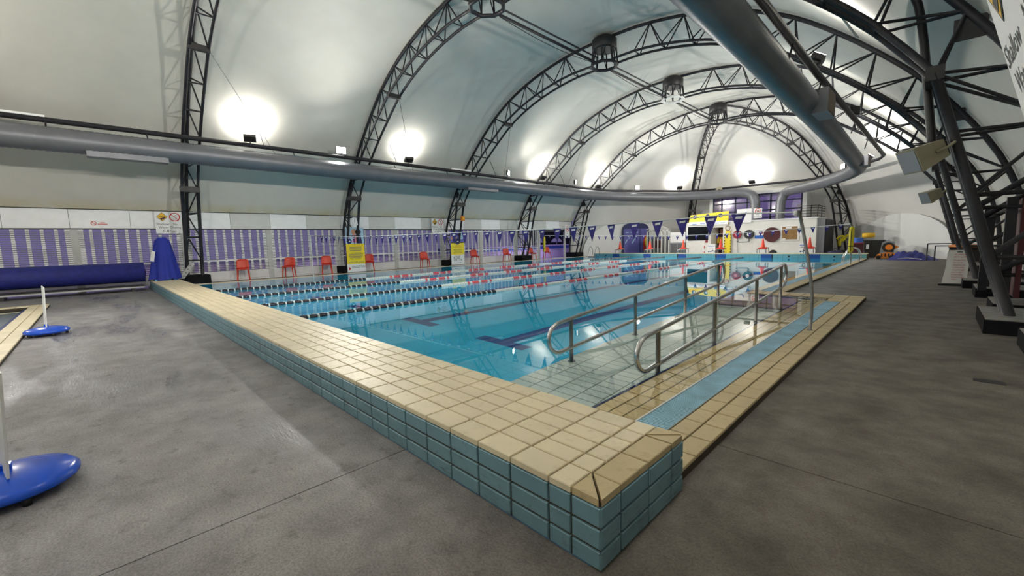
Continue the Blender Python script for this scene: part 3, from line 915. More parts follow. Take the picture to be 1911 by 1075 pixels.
FL = [(-17.3, -3.3, 1, 'lit floodlight just out of frame at the far left of the pipe'), (-17.3, 3.14, 0, 'dark backed floodlight, leftmost on the pipe, aimed at the roof'),
      (-17.3, 6.54, 1, 'glaring floodlight beside the clock arch'), (-17.3, 9.85, 0, 'dark backed floodlight between the second and third arches'),
      (-17.3, 16.55, 1, 'glaring floodlight beyond the third arch'), (-17.3, 19.71, 0, 'dark backed floodlight in front of the fourth arch'),
      (-17.3, 23.17, 1, 'glaring floodlight above the far ladder, third bright one'), (-17.25, 26.0, 0, 'dark backed floodlight at the foot of the fifth arch'),
      (-15.85, 29.3, 1, 'glaring floodlight farthest along the pipe, left of the yellow banner'), (-13.9, 32.6, 0, 'dark backed floodlight left of the beige horn speaker'),
      (-9.0, 33.9, 0, 'small dark floodlight above the blue window'), (-3.2, 30.8, 1, 'lit floodlight over the bend of the right duct'), (-1.8, 28.2, 0, 'dark floodlight at the right end of the pipe ring'),
      (-1.35, 23.2, 0, 'floodlight hidden over the far end of the right duct'), (-1.35, 17.6, 1, 'floodlight over the right duct, above the tall flag pole'), (-1.35, 11.4, 0, 'floodlight behind the louvred outlet of the right duct'),
      (-1.35, 5.6, 1, 'floodlight over the right duct near the top of the picture'), (-1.35, -1.2, 4, 'floodlight over the right duct, above and behind the camera'),
      (-17.3, -6.8, 2, 'added fill floodlight on the pipe at left, behind the picture'), (-1.42, -6.2, 2, 'added fill floodlight on the pipe at right, well behind the camera'),  # unseen fill lamps, added to weaken the parapet's shadow on the floor
      (-1.42, 2.4, 3, 'added fill floodlight above the right duct, out of the top of the picture'), (-1.42, -3.6, 3, 'added fill floodlight above the right walkway behind the camera')]  # unseen fill lamps, added to brighten the right floor and foreground
for x, y, inward, lab in FL:
    if y > 28 or (y > 27 and x > -5):
        out = Vector((x - AC[0], y - AC[1], 0)).normalized()
        aim = Vector((x, y, ZP)) + (out * 1.6 + Vector((0, 0, 2.0)) if not inward else out * -4.0 + Vector((0, 0, 0.0)))
    else:
        aim = Vector(INA(x, y) if inward else OUTA(x, y))
        if inward == 1 and y > 15: aim = Vector((x + (5 if x < CX else -5), y + 3.5, ZP + (-.2 if x < CX else .5)))
        if inward == 3: aim = Vector((x + 2.2, y + .3, ZP + 1.1))
        if inward == 2: aim = Vector((x + (5 if x < CX else -5), y + 3.0, ZP + .5))
    zz = (ZP + .06 if y < 25 else ZP - .04) + (.1 if x > -2 and y < 20 else 0)
    floodlight((x, y, zz), aim, lab, LAMP_W * ((0.40, 2.3, 1.5, 1.6, 1.3)[inward] if y > -2 or x > CX else 0.9), inward)
# beige loudspeakers and horn
def speaker(p, s, label, yaw):
    root = thing('loudspeaker', label, 'speaker', p, 'beige loudspeakers')
    rot = Matrix.Rotation(yaw, 3, 'Z') @ Matrix.Rotation(R(24), 3, 'X')
    P = Vector(p)
    def w(x, y, z): return tuple(P + rot @ Vector((x * s, y * s, z * s)))
    MB().add([w(-.5, -.6, -.5), w(.5, -.6, -.5), w(.5, -.6, .5), w(-.5, -.6, .5), w(-.3, .6, -.35), w(.3, .6, -.35), w(.3, .6, .35), w(-.3, .6, .35)],
             [(0, 3, 2, 1), (4, 5, 6, 7), (0, 1, 5, 4), (1, 2, 6, 5), (2, 3, 7, 6), (3, 0, 4, 7)]).part('cabinet', 'beige', root)
    MB().add([w(-.44, -.62, -.44), w(.44, -.62, -.44), w(.44, -.62, .44), w(-.44, -.62, .44)], [(0, 3, 2, 1)]).part('grille', 'grey_plastic', root)
    MB().tube([w(.42, 0.1, 0), w(.5, .5, .02), w(.3, 1.1, .1)], 0.03 * s * 2, 6).part('bracket', 'beige', root)
speaker((0.72, 7.40, 2.50), 0.36, 'large beige loudspeaker bolted to the near right truss leg', R(-52))
speaker((0.78, 13.85, 2.30), 0.30, 'smaller beige loudspeaker on the next truss leg, above the leaning notice', R(-50))
hs = thing('horn_speaker', 'round beige horn speaker hanging from the pipe above the blue window', 'speaker', (-11.2, 33.7, 4.95))
MB().tube([(-11.2, 33.55, 5.0), (-11.2, 33.68, 5.0), (-11.2, 33.85, 5.0)], .1, 16, radii=[.26, .17, .07]).part('horn', 'beige', hs)
MB().tube([(-11.2, 33.5, 5.0), (-11.2, 33.56, 5.0)], .07, 12).part('throat', 'steel_black', hs)
wh = [(-1.35, 6.2, 5.75), (-0.6, 8.2, 5.35), (-0.35, 9.2, 5.05)]
MB().tube(wh, 0.02, 6).top('white_tube', 'rope_white', 'thin white tube slanting down beside the right duct', 'tube')

# ================================================================== POOL FITTINGS
def handrail(x, ysp, label):
    root = thing('ramp_handrail', label, 'handrail', (x, 5.0, 0.05), 'ramp handrails')
    zt = lambda y: 0.465 + 0.0775 * (y - 2.6)
    zm = lambda y: 0.105 + 0.068 * (y - 2.5)
    def arc(cy, cz, r0, r1, a0, a1, n=9):
        return [(x, cy + r0 * math.cos(R(a0 + (a1 - a0) * k / n)), cz + r1 * math.sin(R(a0 + (a1 - a0) * k / n))) for k in range(n + 1)]
    y0, y1 = 2.38, 7.62
    cz0 = (zt(y0) + zm(y0)) / 2; h0 = (zt(y0) - zm(y0)) / 2
    cz1 = (zt(y1) + zm(y1)) / 2; h1 = (zt(y1) - zm(y1)) / 2
    loop = arc(y0, cz0, 0.20, h0, 270, 90) + [(x, y, zt(y)) for y in (3.5, 5, 6.5)] + arc(y1, cz1, 0.15, h1, 90, -90) + [(x, y, zm(y)) for y in (6.5, 5, 3.5)]
    MB().tube(loop, 0.024, 12, closed=True).part('rail_loop', 'stainless', root)
    for y in ysp:
        MB().tube([(x, y, zr(y) - 0.03), (x, y, zt(y))], 0.024, 12).part('post', 'stainless_dull', root)
        MB().lathe([(0.045, 0), (0.045, 0.012)], (x, y, zr(y)), 14).part('foot_flange', 'stainless_dull', root)
handrail(-1.03, (2.62, 4.18, 5.95, 7.42), 'steel ramp handrail beside the yellow wet tiles, nearer the gutter')
handrail(-2.12, (2.60, 4.14, 5.88, 7.45), 'steel ramp handrail on the deep water side of the ramp')

def rope_z(ctrl, x):
    for (xa, za), (xb, zb) in zip(ctrl, ctrl[1:]):
        if min(xa, xb) <= x <= max(xa, xb): return za + (zb - za) * (x - xa) / (xb - xa)
    return ctrl[-1][1]
def flag_line(y, ctrl, x0, step, n, w, h, label, ry=0.0):
    root = thing('flag_line', label, 'bunting', (ctrl[0][0], y, ctrl[0][1]))
    MB().tube([(x, y + ry * (1 if i == 0 else 0), z) for i, (x, z) in enumerate(ctrl)], 0.011 if y < 10 else 0.014, 6).part('cord', 'rope_white', root)
    me = MB().prism([(-w / 2, 0, 0), (w / 2, 0, 0), (0, 0, -h)], (0, 0.004, 0)).mesh('pennant', 'flag_blue')
    lo = MB().prism([(-w * .24, -0.002, -h * .24), (w * .22, -0.002, -h * .22), (w * .28, -0.002, -h * .10), (-w * .18, -0.002, -h * .12)], (0, 0.0015, 0)).mesh('logo_patch', 'pure_white')
    for k in range(n):
        x = x0 - step * k + random.uniform(-.03, .03)
        o = inst('pennant', me, root, (x, y, rope_z(ctrl, x) - 0.004), (random.uniform(-.12, .12), random.uniform(-.06, .06), random.uniform(-.25, .25)))
        inst('logo_patch', lo, o, ORG[o.name], (0, 0, 0))
flag_line(5.72, [(-0.48, 1.71), (-1.2, 1.735), (-3.0, 1.69), (-5.2, 1.655), (-8, 1.685), (-12, 1.71), (-15, 1.75), (-19.3, 1.92)], -1.23, 0.452, 40, 0.20, 0.31,
          'near line of dark blue triangular flags strung from the leaning pole across the pool', 0.0)
flag_line(22.0, [(-1.75, 1.80), (-3.5, 1.68), (-6, 1.55), (-9, 1.50), (-13, 1.60), (-16, 1.70), (-19.3, 1.80)], -2.05, 0.52, 33, 0.19, 0.27,
          'far line of dark blue triangular flags in front of the white cabin', 0.0)
def pole(label, pts, r, mat='stainless_dull'):
    root = thing('flag_pole', label, 'pole', (pts[0][0], pts[0][1], pts[0][2]))
    MB().tube(curve_pts(pts, .2), r, 12).part('pole_tube', mat, root)
    MB().lathe([(r * 1.7, 0), (r * 1.7, .012), (r * 1.2, .02)], pts[0], 14).part('floor_socket', mat, root)
    MB().tube([pts[-1], (pts[-1][0], pts[-1][1], pts[-1][2] + .01)], r * 1.05, 12).part('cap', mat, root)
    q = Vector(pts[-1]); MB().lathe([(0.012, -.05), (.03, -.03), (.03, .02), (.012, .03)], (q.x - r - .02, q.y + .02, q.z - .02), 8).part('cord_knot', 'rope_white', root)
pole('leaning steel flag pole standing on the tiled strip beside the gutter', [(-0.255, 5.58, 0.065), (-0.25, 5.60, .55), (-0.34, 5.62, 1.15), (-0.46, 5.66, 1.72)], 0.021)
pole('thin white flag pole beside the banner reading SINGLETON', [(-19.28, 5.72, 0.07), (-19.28, 5.72, 1.0), (-19.3, 5.72, 1.93)], 0.024, 'rope_white')
pole('far right flag pole with a yellow rescue tube hung on it', [(-1.65, 22.0, 0.06), (-1.68, 22, 1.0), (-1.72, 22.0, 1.82)], 0.024)
pole('far left flag pole with a yellow rescue tube, in front of the open bay', [(-19.25, 22.0, 0.07), (-19.27, 22, 1.0), (-19.3, 22.0, 1.84)], 0.024, 'rope_white')
for x, y, z0, z1, lab in ((-1.66, 21.88, 0.55, 1.68, 'fat yellow rescue tube strapped to the far right pole'), (-19.15, 21.9, 0.62, 1.72, 'slim yellow rescue tube on the far left pole')):
    root = thing('rescue_tube', lab, 'rescue tube', (x, y, z0))
    MB().lathe([(.03, 0), (.085, .06), (.09, .1), (.09, z1 - z0 - .12), (.085, z1 - z0 - .06), (.03, z1 - z0)], (x, y, z0), 12).part('foam_tube', 'yellow_tube', root)
    MB().tube([(x, y - .092, z0 + .05), (x, y - .095, z1 - .1)], 0.012, 5).part('strap', 'black_plastic', root)
    MB().lathe([(.09, -.02), (.095, 0), (.09, .02)], (x, y, z0 + (z1 - z0) * .25), 12).part('buckle_band', 'black_plastic', root)

# lane ropes made of discs
def disc_mesh(mat, r, k=1.0):
    m = MB().lathe([(r * .62, -.048 * k), (r * .9, -.036 * k), (r, -.014 * k), (r, .014 * k), (r * .9, .036 * k), (r * .62, .048 * k)], (0, 0, 0), 10)
    m.v = [(x, z, y) for x, y, z in m.v]; m.f = [tuple(reversed(f)) for f in m.f]
    return m.mesh('float_disc', mat)
DM = {'n': disc_mesh('float_navy', .062, 1.45), 'w': disc_mesh('float_white', .062), 'r': disc_mesh('float_red', .062), 's': disc_mesh('float_white', .056, .36)}
ROPES = [(-7.42, 'lane rope nearest the ramp handrails'), (-9.95, 'second lane rope counted from the ramp handrails'), (-12.45, 'third lane rope counted from the ramp handrails'), (-15.1, 'lane rope farthest from the ramp, nearest the red chairs')]
for x, lab in ROPES:
    root = thing('lane_rope', lab + ', floating white, red and navy discs', 'lane rope', (x, 0.85, ZW), 'floating lane ropes')
    MB().tube([(x, 0.82, ZW + .01), (x, 26.98, ZW + .01)], 0.008, 5).part('cable', 'rope_white', root)
    y = 0.95; k = 0
    while y < 26.9:
        if y < 6.25 or y > 21.8: c = 's' if k % 2 else 'n'
        else:
            seg = int((y - 6.25) / 1.045)
            c = 'w' if seg % 2 == 0 else ('w' if k % 4 == 3 else 'r')
            
        wob = 0.012 * math.sin(y * .9 + x)
        inst('float_disc', DM[c], root, (x + wob, y, ZW + 0.008), (0, 0, random.uniform(-.12, .12)))
        y += 0.09 if (y < 6.25 or y > 21.8) else 0.098; k += 1
# starting blocks with cones
ordn = ['leftmost', 'second from the left', 'third from the left', 'fourth from the left', 'fifth from the left', 'rightmost']
BX = [-16.2, -13.75, -11.3, -8.87, -6.45, -4.1]
for i, x in enumerate(BX):
    root = thing('starting_block', 'steel starting block on the far pool end, %s of six' % ordn[i], 'starting block', (x, 27.4, .325), 'starting blocks')
    MB().cbox((x, 27.38, 0.62), (0.5, 0.55, 0.03), Matrix.Rotation(R(8), 3, 'X')).part('platform', 'print_red' if i in (3, 4, 5) else 'grey_plastic', root)
    for dx in (-.24, .24):
        MB().tube([(x + dx, 27.15, .325), (x + dx, 27.15, .58), (x + dx * 1.02, 27.62, .66), (x + dx * 1.02, 27.66, .325)], 0.02, 8).part('side_frame', 'stainless_dull', root)
    MB().tube([(x - .24, 27.05, .40), (x - .24, 26.98, .46), (x - .24, 27.02, .57), (x + .24, 27.02, .57), (x + .24, 26.98, .46), (x + .24, 27.05, .40)], 0.016, 8).part('backstroke_grip', 'stainless', root)
    root = thing('traffic_cone', 'red traffic cone standing on the starting block %s of six' % ordn[i], 'traffic cone', (x, 27.4, .645), 'red cones')
    MB().lathe([(.135, .03), (.115, .06), (.035, .56), (.028, .57)], (x, 27.4, .645), 16).part('cone_body', 'cone_red', root)
    MB().cbox((x, 27.4, .66), (.36, .36, .03), Matrix.Rotation(R(8), 3, 'X')).part('base_plate', 'cone_red', root)
# pool ladders
def ladder(x, y, dx, dy, label, mat, span, z=0.325):
    root = thing('pool_ladder', label, 'ladder', (x, y, z))
    for s in (-span / 2, span / 2):
        q = Vector((-dy, dx, 0)) * s
        pts = [(.45, 0), (.45, .28), (.38, .52), (.22, .64), (.05, .58), (-.10, .36), (-.18, 0.1), (-.2, -.3)]
        MB().tube(curve_pts([Vector((x + dx * a, y + dy * a, z + b_)) + q for a, b_ in pts], .08), 0.022, 10).part('grab_rail', mat, root)
    for zz in (-.1, -.25):
        q = Vector((-dy, dx, 0)) * (span / 2)
        c = Vector((x - dx * .2, y - dy * .2, z + zz))
        MB().tube([c - q, c + q], 0.03, 8).part('tread', mat, root)
ladder(-18.0, 26.35, 0, 1, 'dark curved grab rails of the pool ladder at the far left corner', 'stainless_dull', .62, 0.20)
ladder(-2.0, 24.2, 1, 0, 'bright curved grab rails of the pool ladder at the far right', 'stainless', .55, 0.07)

# ================================================================== LEFT SIDE
# red chairs
def make_chair(label):
    t = thing('plastic_chair', label, 'chair', (0, 0, 0), 'red chairs along the shutters')
    def sh(rows): return MB().grid(rows)
    seat = [[(-.20 + .42 * i / 6, -.21 + .42 * j / 6, .44 + .018 * ((i / 3 - 1) ** 2) + .012 * ((j / 3 - 1) ** 2) - (.035 * max(0, (i - 4) / 2) ** 2)) for j in range(7)] for i in range(7)]
    o = sh(seat).part('seat', 'red_plastic', t); md = o.modifiers.new('t', 'SOLIDIFY'); md.thickness = .018
    back = [[(-.20 - .035 * (i / 6) - .05 * (i / 6) + .05 * ((j / 3 - 1) ** 2), (-.21 + .42 * j / 6) * (1 - .10 * (i / 6) ** 3), .47 + .36 * i / 6 - .03 * ((j / 3 - 1) ** 4) * (i / 6)) for j in range(7)] for i in range(7)]
    o = sh(back).part('backrest', 'red_plastic', t); md = o.modifiers.new('t', 'SOLIDIFY'); md.thickness = .018
    for sx, ex in ((-.17, -.235), (.18, .225)):
        for sy in (-1, 1):
            MB().tube([(sx, sy * .17, .445), (ex, sy * .205, 0)], .02, 8, radii=[.028, .019]).part('leg', 'red_plastic', t)
    for sy in (-1, 1): MB().tube([(-.18, sy * .185, .40), (.19, sy * .185, .40)], .014, 6).part('side_rail', 'red_plastic', t)
    return t
CH = [(3.05, 'red plastic chair nearest the camera, first along the shutters'), (4.85, 'red plastic chair second from the camera, beside the second grey wall post'), (6.55, 'red plastic chair behind the thin white flag pole'),
      (8.72, 'red plastic chair just right of the banner reading SINGLETON'), (12.1, 'red plastic chair alone between the two tall banners'), (15.85, 'red plastic chair just right of the banner reading KEEP WATCH'),
      (18.7, 'red plastic chair left of the fourth arch foot'), (21.25, 'red plastic chair just right of the fourth arch foot'), (22.95, 'farthest red plastic chair, in front of the bright open bay')]
c0 = make_chair(CH[0][1])
for i, (y, lab) in enumerate(CH):
    o = c0 if i == 0 else copy_thing(c0, (0, 0, 0), 0, lab)
    o.location = (-19.78, y, 0.065); o.rotation_euler = (0, 0, R(random.uniform(-32, -12)))
    o.scale = (1.08, 1.08, 1.08)

class Flat:
    """flat printed surface: a along xd, b along zd, off along the normal"""
    def __init__(s, parent, c, xd, zd):
        s.p = parent; s.c = Vector(c); s.x = Vector(xd).normalized(); s.z = Vector(zd).normalized(); s.n = s.x.cross(s.z)
    def at(s, a, b_, off=0): return s.c + s.x * a + s.z * b_ + s.n * off
    def poly(s, pts, off, th, mat, name, label=None, parent=None):
        return MB().prism([s.at(a, b_, off) for a, b_ in pts], s.n * th).part(name, mat, parent or s.p, label)
    def rect(s, a0, a1, b0, b1, off, th, mat, name, parent=None): return s.poly([(a0, b0), (a1, b0), (a1, b1), (a0, b1)], off, th, mat, name, None, parent)
    def disc(s, a, b_, r, off, th, mat, name, n=20, parent=None, ry=None):
        ry = ry or r
        return s.poly([(a + r * math.cos(2 * math.pi * k / n), b_ + ry * math.sin(2 * math.pi * k / n)) for k in range(n)], off, th, mat, name, None, parent)
    def ringd(s, a, b_, r, w, off, mat, name, parent=None, n=24):
        vs = []; fs = []
        for k in range(n):
            t = 2 * math.pi * k / n
            for rr in (r, r - w):
                vs.append(s.at(a + rr * math.cos(t), b_ + rr * math.sin(t), off))
        for k in range(n):
            j = (k + 1) % n
            fs.append((2 * k, 2 * j, 2 * j + 1, 2 * k + 1))
        return MB().add(vs, fs).part(name, mat, parent or s.p)
    def word(s, w, a, b_, size, off, mat, width=None, parent=None): return word(w, s.at(a, b_, off), s.x, s.z, size, mat, parent or s.p, width=width)

def depth_sign(label, c, xd, zd, w, h, depth, full=True):
    root = thing('depth_sign', label, 'sign', c)
    F = Flat(root, c, xd, zd)
    bd = F.rect(0, w, 0, h, 0, .012, 'pure_white', 'sign_board')
    if full:
        cx, cy2, r = w * .27, h * .76, w * .21
        F.poly([(cx - r, cy2), (cx, cy2 - r), (cx + r, cy2), (cx, cy2 + r)], .013, .002, 'print_black', 'diamond_border', parent=bd)
        r2 = r * .9
        dm = F.poly([(cx - r2, cy2), (cx, cy2 - r2), (cx + r2, cy2), (cx, cy2 + r2)], .0155, .001, 'print_amber', 'diamond', parent=bd)
        F.poly([(cx - r * .1, cy2 - r * .72), (cx + r * .62, cy2 - r * .2), (cx + r * .5, cy2 - r * .05), (cx - r * .45, cy2 - r * .35)], .0175, .001, 'print_black', 'water_mark', parent=bd)
        F.poly([(cx - r * .55, cy2 + r * .12), (cx + r * .30, cy2 + r * .28), (cx + r * .34, cy2 + r * .16), (cx - r * .5, cy2 + r * .02)], .0175, .001, 'print_black', 'swimmer_mark', parent=bd)
        F.disc(cx + r * .42, cy2 + r * .08, r * .1, .0175, .001, 'print_black', 'swimmer_head', 10, parent=bd)
        px_, r3 = w * .74, w * .205
        F.ringd(px_, cy2, r3, r3 * .2, .014, 'print_red', 'prohibition_ring', parent=bd)
        F.poly([(px_ - r3 * .62, cy2 + r3 * .70), (px_ - r3 * .70, cy2 + r3 * .60), (px_ + r3 * .62, cy2 - r3 * .70), (px_ + r3 * .70, cy2 - r3 * .60)], .0145, .001, 'print_red', 'prohibition_bar', parent=bd)
        F.poly([(px_ - r3 * .45, cy2 + r3 * .1), (px_ + r3 * .4, cy2 + r3 * .3), (px_ + r3 * .3, cy2 + r3 * .45), (px_ - r3 * .1, cy2 + r3 * .25)], .0138, .0005, 'print_black', 'diver_mark', parent=bd)
        F.poly([(px_ - r3 * .5, cy2 - r3 * .42), (px_ + r3 * .3, cy2 - r3 * .42), (px_ + r3 * .2, cy2 - r3 * .5), (px_ - r3 * .4, cy2 - r3 * .5)], .0138, .0005, 'print_black', 'wave_mark', parent=bd)
        for wd, a, b_, wd2 in (('Shallow', .27, .43, .47), ('No', .74, .43, .15), ('Water', .30, .28, .38), ('Diving', .74, .28, .39)):
            F.word(wd, a * w, b_ * h, h * .155, .0135, 'print_black', wd2 * w, bd)
        F.word(depth, .5 * w, .11 * h, h * .17, .0135, 'print_black', .5 * w, bd)
    else:
        F.ringd(w * .5, h * .72, w * .36, w * .08, .014, 'print_red', 'prohibition_ring', parent=bd)
        F.poly([(w * .25, h * .88), (w * .2, h * .83), (w * .75, h * .56), (w * .8, h * .61)], .0145, .001, 'print_red', 'prohibition_bar', parent=bd)
        F.poly([(w * .32, h * .68), (w * .62, h * .80), (w * .68, h * .74), (w * .4, h * .64)], .0138, .0005, 'print_black', 'diver_mark', parent=bd)
        F.word('No', .5 * w, .34 * h, h * .16, .0135, 'print_black', .35 * w, bd); F.word('Diving', .5 * w, .15 * h, h * .16, .0135, 'print_black', .75 * w, bd)
    return root
Yp, Zp = (0, 1, 0), (0, 0, 1)
depth_sign('white sign reading Shallow Water No Diving 0.85m above the blue shrouded hoist', (WX + .16, 0.40, 2.07), Yp, Zp, .82, .84, '0.85m')
depth_sign('white sign reading Shallow Water No Diving 1.17m left of the third arch', (WX + .16, 12.98, 2.04), Yp, Zp, .86, .86, '1.17m')
depth_sign('narrow white no diving sign at the fifth arch leg', (WX + .3, 25.55, 1.62), Yp, Zp, .62, .98, '', False)
_zd = Vector((-0.267, 0, 1)).normalized()
depth_sign('large white shallow water sign cut off by the top right corner', (0.76 + (3.65 - 1.72) * .267 - .09, 1.52, 1.76), (0, -1, 0), _zd, .82, .86, '0.85m')
ns = thing('no_smoking_sticker', 'tiny red no smoking sticker on the white fascia at far left', 'sticker', (WX + .012, -1.38, 2.40))
F = Flat(ns, (WX + .012, -1.38, 2.38), Yp, Zp)
F.ringd(.10, .07, .075, .018, .004, 'print_red', 'ring'); F.poly([(.05, .11), (.06, .13), (.15, .03), (.14, .02)], .004, .001, 'print_red', 'bar'); F.rect(.20, .46, .03, .055, .002, .002, 'print_red', 'text_line'); F.rect(.26, .40, .08, .10, .002, .002, 'print_red', 'text_line')

# tall banners
def banner(label, c, w, h, kind):
    root = thing('pull_up_banner', label, 'banner', c)
    F = Flat(root, c, Yp, Zp)
    MB().cbox(F.at(w / 2, .03), (0.12, w + .04, .07)).part('banner_foot', 'grey_plastic', root)
    bd = F.rect(0, w, .06, h, 0, .008, 'pure_white', 'banner_sheet')
    if kind == 1:
        F.rect(0, w, h * .645, h, .009, .001, 'print_sky', 'photo_print', bd)
        F.disc(w * .46, h * .905, w * .15, .0105, .001, 'print_skin', 'photo_shape', 16, bd, h * .06); F.disc(w * .70, h * .905, w * .16, .0105, .001, 'print_dark', 'photo_shape', 16, bd, h * .065)
        F.poly([(w * .34, h * .67), (w * .58, h * .67), (w * .58, h * .84), (w * .40, h * .85)], .0105, .001, 'print_pink', 'photo_shape', parent=bd)
        F.poly([(w * .58, h * .65), (w * .90, h * .65), (w * .82, h * .84), (w * .58, h * .84)], .0105, .001, 'print_navy', 'photo_shape', parent=bd)
        F.disc(w * .18, h * .70, w * .14, .012, .001, 'print_navy', 'round_logo', 18, bd)
        F.poly([(w * .10, h * .69), (w * .26, h * .69), (w * .22, h * .715), (w * .15, h * .70)], .0135, .001, 'pure_white', 'round_logo', parent=bd)
        F.rect(0, w, h * .20, h * .645, .009, .001, 'yellow', 'yellow_print', bd)
        for b_, ln in ((.62, .5), (.57, .7), (.545, .72), (.52, .75), (.495, .62), (.44, .6), (.415, .78), (.39, .8), (.365, .76), (.34, .66), (.31, .5)):
            F.rect(w * (.5 - ln / 2), w * (.5 + ln / 2), h * b_ - .012, h * b_ + .012, .0105, .001, 'print_amber' if b_ in (.62,) else 'print_grey', 'text_line', bd)
        F.word('ALWAYS KEEP WATCH', w * .5, h * .235, .11, .0105, 'print_grey', w * .84, bd)
        F.word('SINGLETON', w * .60, h * .13, .17, .0105, 'print_black', w * .70, bd)
        F.poly([(w * .08, h * .06), (w * .08, h * .14)] + [(w * .08 + w * .10 * math.sin(math.pi * k / 8), h * .14 - h * .08 * k / 8) for k in range(1, 8)], .0105, .001, 'print_red', 'red_emblem', parent=bd)
    else:
        F.rect(0, w, h * .64, h, .009, .001, 'print_violet', 'photo_print', bd)
        F.disc(w * .25, h * .78, w * .24, .0105, .001, 'print_skin', 'photo_shape', 16, bd, h * .07); F.disc(w * .30, h * .90, w * .15, .0105, .001, 'print_skin', 'photo_shape', 16, bd, h * .07)
        F.disc(w * .84, h * .84, w * .16, .0105, .001, 'print_sky', 'photo_shape', 16, bd, h * .10)
        F.rect(0, w, h * .31, h * .66, .009, .001, 'yellow', 'yellow_print', bd)
        F.disc(w * .5, h * .68, w * .19, .012, .001, 'print_navy', 'round_logo', 18, bd)
        F.poly([(w * .40, h * .665), (w * .60, h * .665), (w * .56, h * .70), (w * .46, h * .68)], .0135, .001, 'pure_white', 'round_logo', parent=bd)
        F.word('ALWAYS', w * .5, h * .565, .075, .0105, 'print_red', w * .4, bd); F.word('KEEP WATCH', w * .5, h * .525, .075, .0105, 'print_red', w * .6, bd)
        for wd, b_ in (('LIFEGUARDS', .445), ('ARE NOT', .405), ('BABYSITTERS', .365)): F.word(wd, w * .5, h * b_, .09, .0105, 'print_black', w * (.7 if 'ARE' not in wd else .5), bd)
        F.rect(w * .2, w * .8, h * .285, h * .30, .0105, .001, 'print_amber', 'text_line', bd)
        F.word('KEEP', w * .42, h * .225, .24, .0105, 'print_black', w * .5, bd); F.word('WATCH', w * .48, h * .155, .24, .0105, 'print_black', w * .64, bd)
        F.rect(w * .2, w * .75, h * .07, h * .085, .0105, .001, 'print_grey', 'text_line', bd)
banner('tall blue, yellow and white banner reading SINGLETON at the clock arch', (-19.42, 7.40, 0.065), .93, 2.24, 1)
banner('tall yellow and white banner reading KEEP WATCH at the third arch', (-19.42, 13.72, 0.065), .98, 2.12, 2)
# clock on the second arch
ck = thing('wall_clock', 'round white wall clock on the second arch above the tall banner', 'clock', (-19.2, 7.85, 2.40))
F = Flat(ck, (-19.2, 7.80, 2.58), Yp, Zp)
F.disc(0, 0, .21, 0, .03, 'white_panel', 'clock_case', 24); F.disc(0, 0, .185, .031, .003, 'pure_white', 'clock_face', 24)
for k in range(12):
    t = math.pi * k / 6; F.rect(.15 * math.sin(t) - .008, .15 * math.sin(t) + .008, .15 * math.cos(t) - .015, .15 * math.cos(t) + .015, .035, .001, 'print_black', 'hour_mark')
F.rect(-.008, .008, -.03, .13, .036, .002, 'print_black', 'clock_hand'); F.rect(-.012, .008, -.10, .02, .038, .002, 'print_black', 'clock_hand')
ob = thing('orange_box', 'small orange box fixed on the third arch leg', 'box', (-19.05, 14.1, 2.75))
MB().box(-19.12, -19.0, 14.28, 14.52, 2.72, 3.0).part('box_body', 'orange', ob); MB().box(-19.0, -18.97, 14.33, 14.47, 2.80, 2.92).part('box_lid', 'print_amber', ob)

# blue pool cover roller
cr = thing('cover_roller', 'dark blue pool cover wound on a long roller under the left shutters', 'cover roller', (-19.35, -3, 0))
MB().tube([(-19.35, -7.9, .655), (-19.35, -0.14, .655)], .345, 28).part('cover_roll', 'blue_cover', cr)
MB().tube([(-19.35, -0.14, .655), (-19.35, -0.09, .655)], .05, 10).part('axle', 'stainless_dull', cr)
MB().tube([(-19.35, -.15, .655), (-19.35, -.11, .655)], .30, 28, radii=[.30, .12]).part('roll_end', 'navy', cr)
MB().box(-19.75, -18.95, -7.9, -0.2, .17, .20).part('tray', 'black_plastic', cr)
MB().box(-18.99, -18.95, -7.9, -0.2, .12, .17).part('tray_lip', 'post_grey', cr)
for y in (-6.5, -3.5, -.5): MB().box(-19.7, -19.0, y - .05, y + .05, 0, .17).part('stand', 'steel_black', cr)

# shrouded hoist
ho = thing('shrouded_hoist', 'access hoist under a draped bright blue cloth at the end of the coping', 'hoist', (-19.15, .42, .325))
rows_ = []
for i in range(15):
    t = i / 14; z = .36 + 1.50 * (1 - t) ** 1.0
    row = []
    for k in range(48):
        a = 2 * math.pi * k / 48
        fold = 1 + (.10 * t) * math.sin(a * 9 + 1.3 * math.sin(a * 2)) + .05 * t * math.sin(a * 4 + .6)
        ra = (.17 + .20 * t ** .8 + .06 * max(0, t - .75)) * fold; rb = (.20 + .26 * t ** .85) * fold
        zz = z + (.03 * math.sin(a * 5) if i == 14 else 0)
        if i == 0: ra *= .55; rb *= .55; zz += .04
        row.append((-19.15 + ra * math.cos(a), .40 + rb * math.sin(a) + .04 * (1 - t), zz))
    rows_.append(row + [row[0]])
mb = MB().grid(rows_); mb.add([p for p in rows_[0][:-1]], [tuple(range(48))]); mb.part('cloth', 'blue_cloth', ho)
MB().prism([(-18.86, .02, 1.05), (-18.90, .10, 1.42), (-18.80, .19, 1.38), (-18.76, .12, 1.02)], (.01, 0, .0)).part('cloth_label', 'pure_white', ho)
MB().box(-19.4, -18.9, .1, .75, .325, .37).part('hoist_base', 'cyan_plastic', ho)
for y in (.2, .6): MB().lathe([(.05, 0), (.05, .05)], (-18.93, y, .325), 10).part('caster', 'black_plastic', ho)
br_ = thing('steel_bracket', 'slanted grey steel bracket leaning beside the shrouded hoist', 'bracket', (-19.3, 1.0, .325))
MB().prism([(-19.25, .78, .33), (-19.25, .98, .33), (-19.25, 1.36, .88), (-19.25, 1.22, .92)], (.05, 0, 0)).part('plate', 'stainless_dull', br_)
